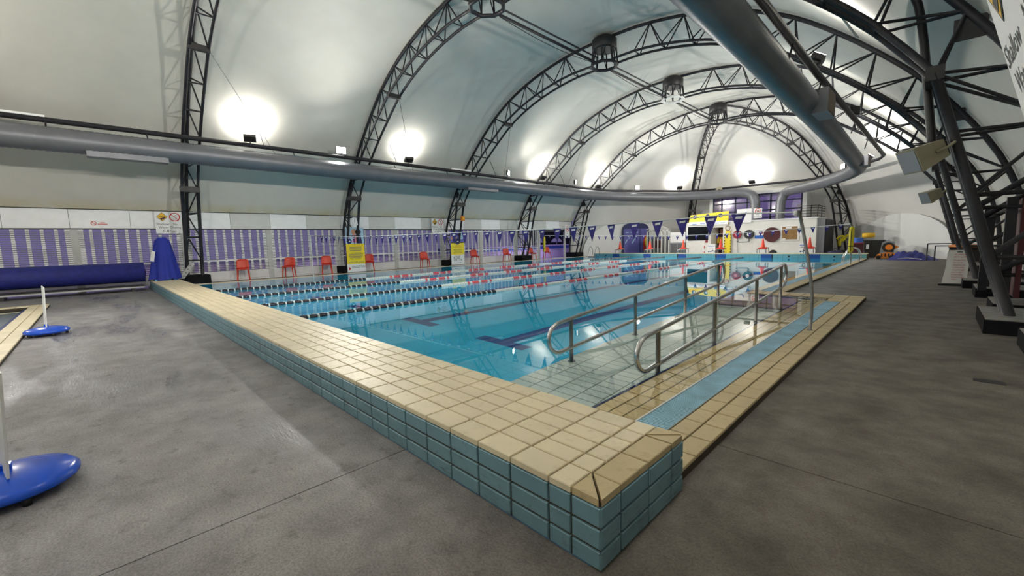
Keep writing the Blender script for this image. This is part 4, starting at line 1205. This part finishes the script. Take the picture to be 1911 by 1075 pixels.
for k in range(4): MB().tube([(-19.20, .96 + .08 * k, .42 + .13 * k), (-19.185, .96 + .08 * k, .42 + .13 * k)], .02, 8).part('bolt', 'steel_black', br_)

# floor sign stands with blue oval feet
def floor_sign(x, y, r, hp, label):
    root = thing('floor_sign', label, 'sign stand', (x, y, 0), 'blue footed floor signs')
    MB().lathe([(r * .93, .045), (r, .06), (r, .085), (r * .9, .115), (r * .5, .145), (r * .08, .16)], (x, y, 0), 36).part('oval_base', 'blue_base', root)
    for a in (20, 100, 160, 250, 310): MB().lathe([(.02, 0), (.02, .05)], (x + r * .85 * math.cos(R(a)), y + r * .85 * math.sin(R(a)), 0), 8).part('foot', 'black_plastic', root)
    d = Vector((x - .905, y + 1.376, 0)).normalized(); d = (Matrix.Rotation(R(4), 3, 'Z') @ d)
    n = Vector((-d.y, d.x, 0)); b = Vector((x, y, .15))
    pts = [b - d * .16, b + d * .16, b + d * .17 + Vector((0, 0, hp)), b - d * .17 + Vector((0, 0, hp * .97))]
    pts = [p + n * (-.05 * (p.z - .15)) for p in pts]
    o = MB().prism([tuple(p) for p in pts], tuple(n * .012)).part('sign_panel', 'pure_white', root)
    for f in (.3, .45, .6, .75):
        q0 = b - d * .12 + Vector((0, 0, hp * f)) + n * (-.05 * hp * f - .002); q1 = b + d * .12 + Vector((0, 0, hp * f)) + n * (-.05 * hp * f - .002)
        MB().prism([tuple(q0), tuple(q1), tuple(q1 + Vector((0, 0, .04))), tuple(q0 + Vector((0, 0, .04)))], tuple(n * .001)).part('text_line', 'print_blue', o)
    MB().cbox((x, y, .165), (.05, .05, .05)).part('socket', 'blue_base', root)
floor_sign(-2.83, -1.86, .30, .62, 'near floor sign with a glossy blue oval foot at the left edge')
floor_sign(-9.85, -2.08, .28, .70, 'far floor sign with a blue oval foot beside the small pool')

# ================================================================== FAR END
Xp = (1, 0, 0)
cb = thing('cabin', 'white plant room cabin with a dark window and doorway at the far end', 'cabin', (-8.5, 32.3, 0))
cm = MB()
cm.box(-12.62, -10.81, 31.0, 34.0, 0, 2.42); cm.box(-9.96, -4.42, 31.0, 34.0, 0, 2.40); cm.box(-10.81, -9.96, 31.0, 34.0, 2.06, 2.41)
cm.box(-10.81, -9.96, 32.6, 34, 0, 2.06)
cm.part('cabin_body', 'paint_white', cb)
MB().box(-12.7, -4.35, 30.94, 34.05, 2.40, 2.46).part('roof_slab', 'white_panel', cb)
MB().box(-4.42, -4.05, 31.3, 34, 0, 2.33).part('side_cupboard', 'grey_plastic', cb)
MB().box(-4.05, -3.95, 31.5, 34, 0, 2.30).part('side_pipe_case', 'steel_black', cb)
F = Flat(cb, (0, 31.0, 0), Xp, Zp)
wn = F.rect(-12.55, -10.90, 1.08, 2.22, 0, .03, 'white_panel', 'window_frame'); F.rect(-12.48, -10.97, 1.14, 2.17, .031, .01, 'glass_dark', 'window_pane', wn)
MB().box(-10.80, -9.97, 32.55, 32.6, 0, 2.05).part('doorway_back', 'maroon', cb)
MB().box(-10.70, -10.30, 32.0, 32.4, .9, 1.35).part('shelf_items', 'print_amber', cb); MB().box(-10.65, -10.0, 32.45, 32.54, 1.55, 1.95).part('doorway_notice', 'print_skin', cb)
rail_ = MB()
for z in (2.55, 2.72, 2.89, 3.06, 3.2): rail_.tube([(-5.25, 31.05, z), (-4.4, 31.05, z), (-4.4, 33.5, z)], .022, 6)
rail_.part('roof_railing', 'steel_dark', cb)
for x, y in ((-5.25, 31.05), (-4.75, 31.05), (-4.4, 31.05), (-4.4, 32.3)): MB().tube([(x, y, 2.42), (x, y, 3.22)], .025, 6).part('railing_post', 'steel_dark', cb)
def on_wall(name, label, cat, c): return thing(name, label, cat, c)
def hose(name, label, x, z, r, mat, hub_mat, y=30.98):
    t = on_wall(name, label, 'reel', (x, y, z)); F = Flat(t, (x, y, z), Xp, Zp)
    MB().tube([(x, y, z), (x, y - .12, z)], r, 22).part('reel_drum', mat, t)
    MB().tube([(x, y - .12, z), (x, y - .14, z)], r * .38, 16).part('reel_hub', hub_mat, t)
    MB().tube([(x, y - .10, z - r), (x + .1, y - .1, z - r - .16), (x + .02, y - .1, z - r - .22)], .02, 6).part('hose_end', 'black_plastic', t)
hose('hose_reel', 'maroon hose reel on the white cabin wall', -8.98, 1.50, .28, 'hose_red', 'print_pink')
hose('hose_reel', 'black hose reel with a white centre on the white cabin wall', -8.23, 1.50, .31, 'black_plastic', 'pure_white')
pp = on_wall('water_pipe', 'thin dark pipe below the two hose reels', 'pipe', (-8.6, 30.96, .98)); MB().tube([(-9.0, 30.95, 1.05), (-9.0, 30.95, .98), (-8.25, 30.95, .98), (-8.25, 30.95, 1.12)], .022, 6).part('pipe_run', 'steel_black', pp); MB().tube([(-8.97, 30.95, .98), (-8.97, 30.95, 0.1)], .015, 6).part('drop_pipe', 'post_grey', pp)
sb = on_wall('spine_board', 'yellow spine board standing against the cabin wall', 'rescue board', (-9.6, 30.9, 0))
MB().prism([(-9.80, 30.93, 0), (-9.40, 30.93, 0), (-9.38, 30.96, 1.2), (-9.46, 30.97, 1.82), (-9.72, 30.97, 1.82), (-9.82, 30.96, 1.2)], (0, -.05, 0)).part('board', 'yellow', sb)
for k in range(7): MB().box(-9.84, -9.79, 30.85, 30.94, .25 + .2 * k, .33 + .2 * k).part('grip_hole', 'black_plastic', sb); 
for k in range(7): MB().box(-9.41, -9.36, 30.85, 30.94, .25 + .2 * k, .33 + .2 * k).part('grip_hole', 'black_plastic', sb)
MB().tube([(-9.6 + .16 * math.cos(a * .52), 30.88, 1.98 + .16 * math.sin(a * .52)) for a in range(12)], .025, 6, closed=True).part('strap_loop', 'cork', sb)
po = on_wall('notice_poster', 'white and blue notice poster right of the black hose reel', 'poster', (-7.62, 30.97, 1.2)); F = Flat(po, (-7.88, 30.99, 1.19), Xp, Zp)
F.rect(0, .53, .0, .64, 0, .01, 'pure_white', 'sheet'); F.rect(0, .53, 0, .22, .011, .001, 'print_blue', 'blue_band'); F.disc(.28, .38, .05, .011, .001, 'print_red', 'dot_print', 10); F.disc(.45, .38, .05, .011, .001, 'print_red', 'dot_print', 10); F.rect(.06, .47, .52, .55, .011, .001, 'print_grey', 'text_line')
wd = on_wall('rope_wheel', 'large dark red round wheel on the cabin wall', 'wheel', (-6.84, 30.9, 1.43)); MB().tube([(-6.84, 30.97, 1.43), (-6.84, 30.87, 1.43)], .49, 32).part('wheel_disc', 'maroon', wd); MB().tube([(-6.84, 30.87, 1.43), (-6.84, 30.84, 1.43)], .10, 16).part('wheel_hub', 'steel_black', wd)
ck_ = on_wall('cork_board', 'brown cork notice board in a white frame on the cabin', 'notice board', (-5.84, 30.97, 1.0)); F = Flat(ck_, (-6.36, 30.99, 1.0), Xp, Zp)
F.rect(0, 1.04, 0, 1.02, 0, .03, 'pure_white', 'frame'); F.rect(.09, .95, .09, .93, .031, .004, 'cork', 'cork_panel'); F.rect(.3, .62, .80, .90, .036, .002, 'pure_white', 'pinned_note'); F.rect(.12, .3, .10, .17, .036, .002, 'pure_white', 'pinned_note')
nn = on_wall('paper_notice', 'small white paper notice beside the cork board', 'notice', (-5.18, 30.98, 1.3)); F = Flat(nn, (-5.29, 30.99, 1.31), Xp, Zp); F.rect(0, .22, 0, .56, 0, .006, 'pure_white', 'sheet'); F.rect(.04, .18, .2, .4, .007, .001, 'print_sky', 'print_block')
hd = on_wall('low_round_opening', 'black half round opening at the foot of the cabin wall', 'vent', (-6.75, 30.97, 0)); F = Flat(hd, (-6.75, 30.99, .18), Xp, Zp); F.disc(0, .0, .24, 0, .012, 'black_plastic', 'vent_disc', 20)
yb_ = on_wall('yellow_banner', 'wide yellow sponsor banner along the cabin roof', 'banner', (-11, 30.9, 2.3)); F = Flat(yb_, (-12.45, 30.90, 2.25), Xp, (0, .1, 1))
bs = F.poly([(0, .06), (2.85, 0.0), (2.85, .95), (.15, .80)], 0, .01, 'yellow', 'banner_sheet'); F.poly([(0.02, .06), (2.83, 0.0), (2.83, .28), (.06, .28)], .011, .001, 'pure_white', 'white_band', parent=bs)
for a in (.5, 1.4, 2.3):
    F.disc(a, .66, .15, .0115, .001, 'print_navy', 'round_logo', 18, bs); F.disc(a + .04, .64, .07, .013, .001, 'pure_white', 'round_logo', 12, bs); F.rect(a + .3, a + .5, .60, .63, .0115, .001, 'print_amber', 'text_line', bs)
for a in (.3, .9, 1.9, 2.3): F.rect(a, a + .35, .10, .14, .0125, .001, 'print_blue', 'text_line', bs)
wb = on_wall('white_banner', 'small white cloth banner right of the yellow one', 'banner', (-8.57, 30.9, 2.3)); F = Flat(wb, (-9.03, 30.90, 2.30), Xp, Zp); bs = F.rect(0, .92, 0, .96, 0, .01, 'pure_white', 'banner_sheet'); F.poly([(.5, .5), (.62, .62), (.6, .8), (.54, .7)], .011, .001, 'print_blue', 'logo_mark', parent=bs); F.rect(.3, .5, .5, .58, .011, .001, 'print_sky', 'logo_mark', bs)
depth_sign('small white no diving sign standing on the cabin roof', (-7.97, 30.88, 2.58), Xp, Zp, .50, .66, '', False)
for i, (xa, xb, lab) in enumerate(((-10.2, -9.66, 'small white notice stand with a swimmer picture near the doorway'), (-4.86, -4.45, 'small white notice stand with a swimmer picture at the rightmost starting block'))):
    t = on_wall('notice_stand', lab, 'sign', (xa, 28.6, 0)); F = Flat(t, (xa, 28.6, 0.05), Xp, (0, .15, 1)); w = xb - xa
    bd = F.rect(0, w, 0, .84, 0, .015, 'pure_white', 'board'); F.rect(w * .1, w * .9, .70, .74, .016, .001, 'print_blue', 'text_line', bd); F.rect(w * .2, w * .8, .58, .61, .016, .001, 'print_grey', 'text_line', bd); F.disc(w * .25, .34, .05, .016, .001, 'print_navy', 'swimmer_mark', 10, bd)
    F.poly([(w * .35, .30), (w * .85, .38), (w * .8, .44), (w * .5, .38)], .016, .001, 'print_navy', 'swimmer_mark', parent=bd); F.rect(w * .1, w * .9, .18, .22, .016, .001, 'print_navy', 'wave_mark', bd); MB().box(xa, xb, 28.55, 28.9, 0, .05).part('stand_foot', 'black_plastic', t)
st = on_wall('striped_post', 'short red and white striped post with a round red top', 'post', (-10.33, 28.6, 0)); 
for k in range(5): MB().tube([(-10.33, 28.6, .2 * k), (-10.33, 28.6, .2 * k + .2)], .035, 8).part('stripe', 'print_red' if k % 2 else 'pure_white', st)
MB().tube([(-10.2, 28.6, 1.08), (-10.2, 28.56, 1.08)], .09, 14).part('round_top', 'hose_red', st)

# big window behind the cabin
xs_ = [-12.04, -11.4, -10.4, -9.55, -8.75, -7.95, -7.1, -6.0]; zs_ = [2.15, 2.75, 3.3, 3.95, 4.5]
wf = MB()
for x in xs_: wf.box(x - .05, x + .05, 34.86, 34.94, 2.1, 4.55)
for z in zs_: wf.box(-12.09, -5.95, 34.86, 34.94, z - .05, z + .05)
wi = wf.top('window_1', 'navy', kind='structure')
ws = MB(); ws.box(-12.35, -12.09, 34.84, 38.0, 0, 4.8); ws.box(-5.95, -5.7, 34.84, 38.0, 0, 4.8); ws.box(-12.35, -5.7, 34.84, 38.0, 4.55, 4.8); ws.box(-12.09, -5.95, 34.88, 35.0, 0, 2.1)
ws.top('wall_window_bay', 'wall_fabric', kind='structure')
for i in range(len(xs_) - 1):
    for j in range(len(zs_) - 1):
        MB().box(xs_[i] + .05, xs_[i + 1] - .05, 34.89, 34.90, zs_[j] + .05, zs_[j + 1] - .05).part('window_pane', 'dusk_glass', wi)

# mural doors, cage, white panel and fridge left of the cabin
mu = thing('mural_doors', 'tall dark blue double doors with a rounded top and painted mural', 'door', (-17.3, 31.4, 0))
fd = Vector((5.75, 9.96, 0)).normalized(); fn = Vector((fd.y, -fd.x, 0))
F = Flat(mu, Vector((-18.26, 30.85, 0)) + fn * .30, fd, Zp)
W_ = 2.6
pts = [(0, 0), (W_, 0), (W_, 1.9)] + [(W_ - .6 + .6 * math.cos(R(t)), 2.1 + .6 * math.sin(R(t))) for t in (0, 30, 60, 90)] + [(.6 - .6 * math.sin(R(t)), 2.1 + .6 * math.cos(R(t))) for t in (0, 30, 60, 90)] + [(0, 1.9)]
F.poly(pts, 0, .06, 'print_navy', 'door_frame')
for a0, a1 in ((.18, 1.66), (1.72, 2.45)):
    leaf = F.rect(a0, a1, .05, 2.25, .061, .02, 'print_violet', 'door_leaf')
    if a0 < 1:
        for q in (0, .65):
            F.poly([(a0 + .08 + q, 1.05), (a0 + .22 + q, 1.30), (a0 + .55 + q, 1.62), (a0 + .58 + q, 1.56), (a0 + .28 + q, 1.22), (a0 + .14 + q, .98)], .082, .003, 'print_sky', 'mural_stripe', parent=leaf)
        for a in (.3, .8, 1.2): F.rect(a, a + .3, 1.9, 1.98, .082, .003, 'print_sky', 'mural_lettering', leaf)
    else:
        F.poly([(a0 + .25, .4), (a0 + .72, .3), (a0 + .72, 1.5), (a0 + .5, 1.75), (a0 + .3, 1.2)], .082, .003, 'print_red', 'mural_shape', parent=leaf)
        F.disc(a0 + .58, 1.15, .15, .086, .003, 'print_amber', 'mural_shape', 12, leaf, .4)
cg = thing('white_cage', 'white barred storage cage between the mural doors and the fridge', 'cage', (-14.9, 31.2, 0))
for k in range(7):
    x = -15.85 + .31 * k; MB().box(x - .05, x + .05, 31.0, 31.06, 0, 2.05).part('cage_bar', 'paint_white', cg)
for z in (.05, 1.95): MB().box(-15.9, -13.95, 31.0, 31.06, z, z + .1).part('cage_rail', 'paint_white', cg)
MB().box(-15.8, -14.0, 31.3, 32.4, 0, 1.5).part('stored_goods', 'grey_plastic', cg); MB().box(-15.3, -14.7, 31.2, 31.3, .6, 1.2).part('stored_box', 'maroon', cg)
MB().tube([(-15.9, 31.0, 2.1), (-15.3, 31, 2.35), (-14.5, 31, 2.3), (-13.95, 31, 2.05)], .02, 6).part('cage_hoop', 'paint_white', cg)
wb_ = thing('white_panel_board', 'plain white board standing above the grey fridge left of the cabin', 'board', (-13.2, 31.1, 1.0)); MB().box(-13.9, -12.72, 31.05, 31.1, 1.02, 1.78).part('panel', 'pure_white', wb_); MB().box(-13.92, -12.70, 31.1, 31.12, 1.0, 1.8).part('panel_frame', 'white_panel', wb_)
fr = thing('grey_fridge', 'low grey display fridge left of the cabin', 'fridge', (-13.2, 31.2, 0)); MB().box(-13.9, -12.72, 31.0, 31.6, 0, 1.0).part('fridge_body', 'grey_plastic', fr); MB().box(-13.82, -13.35, 30.98, 31.0, .1, .92).part('fridge_door', 'print_grey', fr); MB().box(-13.27, -12.8, 30.98, 31.0, .1, .92).part('fridge_door', 'print_grey', fr)

# clutter at the far right
bn = thing('black_bin', 'big black wheelie bin by the right end wall', 'bin', (-1.45, 29.3, 0))
MB().add([(-1.82, 29.0, .02), (-1.1, 29.0, .02), (-1.1, 29.6, .02), (-1.82, 29.6, .02), (-1.88, 28.95, .92), (-1.03, 28.95, .92), (-1.03, 29.7, .92), (-1.88, 29.7, .92)], [(0, 3, 2, 1), (4, 5, 6, 7), (0, 1, 5, 4), (1, 2, 6, 5), (2, 3, 7, 6), (3, 0, 4, 7)]).part('bin_body', 'black_plastic', bn)
MB().box(-1.92, -1.0, 28.9, 29.75, .92, .98).part('bin_rim', 'black_plastic', bn); MB().box(-1.78, -1.66, 28.94, 28.96, .5, .75).part('bin_label', 'pure_white', bn)
mx = thing('maroon_crate', 'dark maroon crate left of the black bin', 'crate', (-2.2, 29.8, 0)); MB().box(-2.6, -1.95, 29.4, 30.1, .0, .80).part('crate_body', 'maroon', mx); MB().box(-2.65, -1.9, 29.36, 30.14, .78, .84).part('crate_rim', 'hose_red', mx)
yh = thing('yellow_hose', 'coil of yellow hose hung on the end rib', 'hose', (-3.35, 33, .6))
MB().tube(curve_pts([(-3.6, 33, 1.05), (-3.45, 32.95, 1.22), (-3.2, 33, 1.15), (-3.3, 32.9, .9), (-3.5, 33, .95), (-3.45, 32.9, .6), (-3.38, 32.95, 1.0), (-2.9, 33.0, 1.35), (-2.75, 33, 1.3)], .1), .075, 8).part('hose_coil', 'yellow_tube', yh); MB().tube([(-3.42, 32.95, .62), (-3.42, 32.9, .45)], .05, 8).part('hose_nozzle', 'black_plastic', yh)
bt = thing('blue_drum', 'small blue drum with a yellow lid behind the crate', 'drum', (-2.35, 31, 0)); MB().lathe([(.22, 0), (.24, .1), (.24, .95), (.2, 1.0)], (-2.35, 31, .1), 16).part('drum_body', 'print_blue', bt); MB().lathe([(.24, 1.1), (.3, 1.15), (.3, 1.35), (.2, 1.38)], (-1.9, 31.2, 0), 14).part('drum_lid', 'print_amber', bt)
nb = thing('navy_bag', 'dark navy bag on the floor by the end rib', 'bag', (-3.2, 29.6, 0)); MB().lathe([(.3, 0), (.42, .1), (.38, .3), (.2, .42)], (-3.2, 29.6, 0), 14).part('bag_body', 'navy', nb); MB().tube([(-3.4, 29.4, .38), (-3.2, 29.35, .55), (-3.0, 29.4, .38)], .02, 6).part('bag_handle', 'black_plastic', nb)
rb = thing('cleaner_caddy', 'grey pool cleaner caddy with orange wheel beside the bin', 'pool cleaner', (-.85, 28.6, 0))
MB().prism([(-1.2, 28.5, .1), (-.62, 28.5, .1), (-.60, 28.6, .85), (-.85, 28.65, 1.0), (-1.1, 28.6, .85)], (0, .25, 0)).part('caddy_body', 'grey_plastic', rb)
MB().tube([(-.82, 28.5, .60), (-.82, 28.42, .60)], .26, 20).part('wheel', 'black_plastic', rb); MB().tube([(-.80, 28.42, .60), (-.80, 28.38, .60)], .15, 16).part('wheel_hub', 'orange', rb); MB().prism([(-.62, 28.45, .75), (-.42, 28.45, .62), (-.62, 28.45, .45)], (0, .1, 0)).part('orange_flap', 'orange', rb)
oc_ = thing('pool_cleaner', 'orange and black robotic pool cleaner lying on the floor', 'pool cleaner', (-.9, 28.0, 0))
MB().prism([(-1.3, 27.7, .05), (-.5, 27.7, .05), (-.52, 27.75, .30), (-.8, 27.75, .36), (-1.2, 27.75, .26)], (0, .4, 0)).part('shell', 'orange', oc_)
for x in (-1.15, -.65): MB().tube([(x, 27.66, .10), (x, 27.72, .10)], .10, 14).part('track_wheel', 'black_plastic', oc_)
for k in range(4): MB().box(-1.05 + .14 * k, -1.0 + .14 * k, 27.66, 27.70, .14, .30).part('vent_slot', 'black_plastic', oc_)
tp = thing('blue_tarp', 'crumpled dark blue tarpaulin heap on the floor by the end wall', 'tarpaulin', (.15, 27.3, 0))
rws = []
for i in range(13):
    row = []
    for j in range(25):
        u = j / 24 * 2 - 1; v = i / 12 * 2 - 1
        h = max(0, 1 - abs(u) ** 2.2) * max(0, 1 - abs(v) ** 2) * (.40 - .12 * u) * (1 + .18 * math.sin(9 * u + 4 * v) + .12 * math.sin(17 * u - 6 * v))
        row.append((.15 + .92 * u, 27.3 + .6 * v, max(.005, h)))
    rws.append(row)
MB().grid(rws).part('tarp_sheet', 'blue_cloth_dark' if 'blue_cloth_dark' in MAT else 'blue_cover', tp); MB().tube([(-.5, 26.8, .05), (.0, 26.75, .12), (.5, 26.72, .06)], .015, 5).part('tie_rope', 'rope_white', tp)
bar_ = thing('pipe_barrier', 'low black pipe barrier beside the tarpaulin', 'barrier', (1.0, 26.5, 0))
for z in (.80, .70): MB().tube([(.66 + (.80 - z) * 2.4, 26.5, z), (1.7, 26.5, z)], .025, 8).part('rail', 'steel_dark', bar_)
for x in (.66, .92): MB().tube([(x, 26.5, 0), (x, 26.5, .80 if x < .8 else .70)], .025, 8).part('upright', 'steel_dark', bar_)
tb = thing('board_table', 'dark table with an orange rescue board on top behind the leaning notice', 'table', (1.7, 22, 0))
MB().box(1.30, 2.25, 21.5, 23.5, .70, .76).part('table_top', 'steel_black', tb)
for x in (1.35, 2.2):
    for y in (21.55, 23.4): MB().box(x - .03, x + .03, y - .03, y + .03, 0, .7).part('leg', 'steel_black', tb)
MB().box(1.32, 2.2, 21.52, 23.4, .25, .7).part('apron', 'steel_black', tb)
bo = thing('rescue_board', 'orange rescue board lying on the dark table', 'rescue board', (1.7, 22, .76)); MB().prism([(1.28, 21.4, .79), (1.6, 21.1, .77), (2.1, 21.4, .77), (2.2, 23.4, .77), (1.4, 23.4, .77)], (0, 0, .06)).part('board', 'orange', bo); MB().box(1.6, 1.8, 21.6, 21.66, .83, .86).part('grip', 'black_plastic', bo)
# A-frame notice at the truss leg
af = thing('a_frame_notice', 'cream notice board with red lettering leaning at the right truss leg', 'sign', (1.3, 14.2, 0))
F = Flat(af, (1.08, 14.05, .05), (1, .06, 0), (0.02, .22, 1)); bd = F.poly([(0, 0), (.43, 0), (.46, .86), (.09, .86)], 0, .02, 'paint_white', 'board')
F.rect(.22, .32, .80, .825, .021, .001, 'black_plastic', 'handle_slot', bd)
for i, (wd, wdt) in enumerate((('PLEASE SUPERVISE', .30), ('CHILDREN AT ALL TIMES', .32), ('Children aged 5 and', .26), ('under must be', .20), ('accompanied into the', .29), ('water and be within', .27), ('reach of a person aged', .30), ('16 years or older', .22), ('Unsupervised children', .28), ('will be removed from the', .32), ('water', .10))):
    F.word(wd, .255 - .004 * i, .745 - .062 * i - (.02 if i > 1 else 0), .05, .021, 'print_red', wdt, bd)
MB().box(1.02, 1.6, 13.95, 14.5, 0, .045).part('weighted_foot', 'black_plastic', af); MB().prism([(1.12, 14.45, .05), (1.5, 14.45, .05), (1.5, 14.26, .85), (1.15, 14.26, .85)], (0, .015, 0)).part('rear_board', 'paint_white', af)

# dark stair tower on the right
sw = thing('stair_tower', 'dark painted steel stair with rails and a maroon side panel on the right', 'stairs', (2.0, 10.5, 0))
for x, y, z in ((1.74, 9.1, 1.9), (1.70, 11.95, 1.85), (1.62, 11.2, 1.80), (2.1, 9.1, 2.1), (2.1, 11.9, 2.1)): MB().box(x - .06, x + .06, y - .06, y + .06, .19, z).part('post', 'steel_dark', sw)
for a, b_ in (((1.36, 9.0, 1.78), (2.12, 9.0, 2.38)), ((1.45, 9.6, 1.60), (2.12, 9.3, 2.15)), ((1.55, 11.6, 1.55), (2.15, 9.4, 2.0)), ((1.60, 9.0, .70), (2.2, 9.0, 1.11)), ((1.66, 11.9, .5), (2.2, 9.2, .60)), ((1.62, 11.9, 1.1), (2.1, 11.9, 1.45))):
    MB().tube([a, b_], .045, 8).part('stringer', 'steel_dark', sw)
for a, b_ in (((1.36, 9.05, 1.76), (2.15, 9.05, 1.74)), ((1.60, 9.05, .66), (2.2, 9.05, .66)), ((1.62, 11.9, .7), (2.2, 11.9, .7)), ((1.70, 9.1, 1.70), (1.66, 11.95, 1.70))):
    MB().tube([a, b_], .03, 8).part('tie_bar', 'steel_dark', sw)
MB().box(1.84, 1.90, 9.0, 9.9, .3, 1.88).part('side_panel', 'maroon', sw)
for k in range(6): MB().box(1.92, 2.2, 9.2 + .25 * k, 9.42 + .25 * k, 1.7 - .22 * k, 1.74 - .22 * k).part('tread', 'steel_black', sw)
for x0, y0, y1 in ((1.62, 8.9, 9.9), (1.55, 11.5, 12.5)):
    MB().box(x0, 2.5, y0, y1, 0, .19).part('footing', 'footing', sw); MB().box(x0 + .01, 2.49, y0 + .01, y1 - .01, .19, .2).part('footing_cap', 'footing_top', sw)
eb = thing('concrete_block', 'dark painted concrete block at the right edge of the picture', 'block', (2.1, 5.7, 0)); MB().box(1.68, 2.5, 5.15, 6.5, 0, .19).part('block_body', 'footing', eb); MB().box(1.69, 2.49, 5.16, 6.49, .19, .2).part('block_cap', 'footing_top', eb)

# outdoor floodlights under the eave, beyond the left wall
for y, pw_, lab in ((24.2, 620, 'outdoor floodlight under the eave by the open bay'), (9.0, 160, 'outdoor floodlight under the eave beyond the shutters'), (-2.0, 110, 'outdoor floodlight under the eave beyond the pool cover')):
    t = thing('outdoor_lamp', lab, 'floodlight', (-21.3, y, 3.0), 'outdoor floodlights')
    MB().box(-21.45, -21.15, y - .2, y + .2, 3.0, 3.1).part('housing', 'steel_black', t); MB().tube([(-21.1, y, 3.06), (-20.66, y, 3.06)], .03, 6).part('arm', 'steel_black', t)
    l = bpy.data.lights.new('outdoor_beam', 'SPOT'); l.energy = pw_; l.color = (0.62, 0.52, 1.0); l.spot_size = R(150); l.spot_blend = .8; l.shadow_soft_size = .1
    lo = bpy.data.objects.new('outdoor_beam', l); COL.objects.link(lo); lo.parent = t; lo.location = (0, 0, -.05); lo.rotation_euler = (0, R(35), 0)
# outdoors beyond the open bay
ow = thing('outdoor_wall', 'pale low wall outside the open bay and shutters', 'wall', (-24, 15, 0)); MB().box(-24.3, -24.0, -6, 40, -.05, .62).part('wall_body', 'outdoor_pale', ow); MB().box(-24.35, -23.95, -6, 40, .62, .68).part('wall_cap', 'outdoor_pale', ow)
pz = thing('outdoor_pool', 'bright blue raised pool edge outside the open bay', 'pool', (-26.5, 26, 0)); MB().box(-30, -24.6, 20, 36, -.05, .95).part('pool_side', 'outdoor_water', pz); MB().box(-30.2, -24.5, 19.8, 36.2, .95, 1.0).part('pool_rim', 'outdoor_pale', pz)
for i, (x, y, lab) in enumerate(((-27.5, 31.0, 'left closed white umbrella outside the open bay'), (-27.5, 33.6, 'right closed white umbrella outside the open bay'))):
    t = thing('garden_umbrella', lab, 'umbrella', (x, y, 1.0), 'white umbrellas outdoors'); MB().lathe([(.62, 1.25), (.5, 1.5), (.25, 1.68), (.03, 1.72)], (x, y, 0), 14).part('canopy', 'pure_white', t); MB().tube([(x, y, 1.0), (x, y, 1.3)], .04, 6).part('stem', 'pure_white', t)
he = thing('dark_hedge', 'dark hedge behind the outdoor pool', 'hedge', (-34, 43, 0)); 
hm = MB()
for k in range(22): hm.lathe([(.9, 0), (1.2, .8), (1.1, 2.0), (.7, 2.9 + .3 * math.sin(k * 2.1))], (-34 + .3 * math.sin(k), 37 + .55 * k, 0), 9)
hm.part('foliage', 'hedge', he)

# light from the floodlights refracts through the water surface onto the tiles below it
for o in list(scene.objects):
    if o.type != 'MESH': continue
    if o.name.startswith(('pool_water', 'small_pool_water')):
        o.cycles.is_caustics_caster = True
        for p in o.data.polygons: p.use_smooth = True
    elif o.name.startswith(('pool_floor', 'pool_wall', 'ramp_', 'pool_ramp', 'landing', 'deck_tile', 'pool_kerb', 'lane_line', 'blue_edge', 'foot_flange', 'small_pool')):
        o.cycles.is_caustics_receiver = True
for l in bpy.data.lights:
    l.cycles.is_caustics_light = True
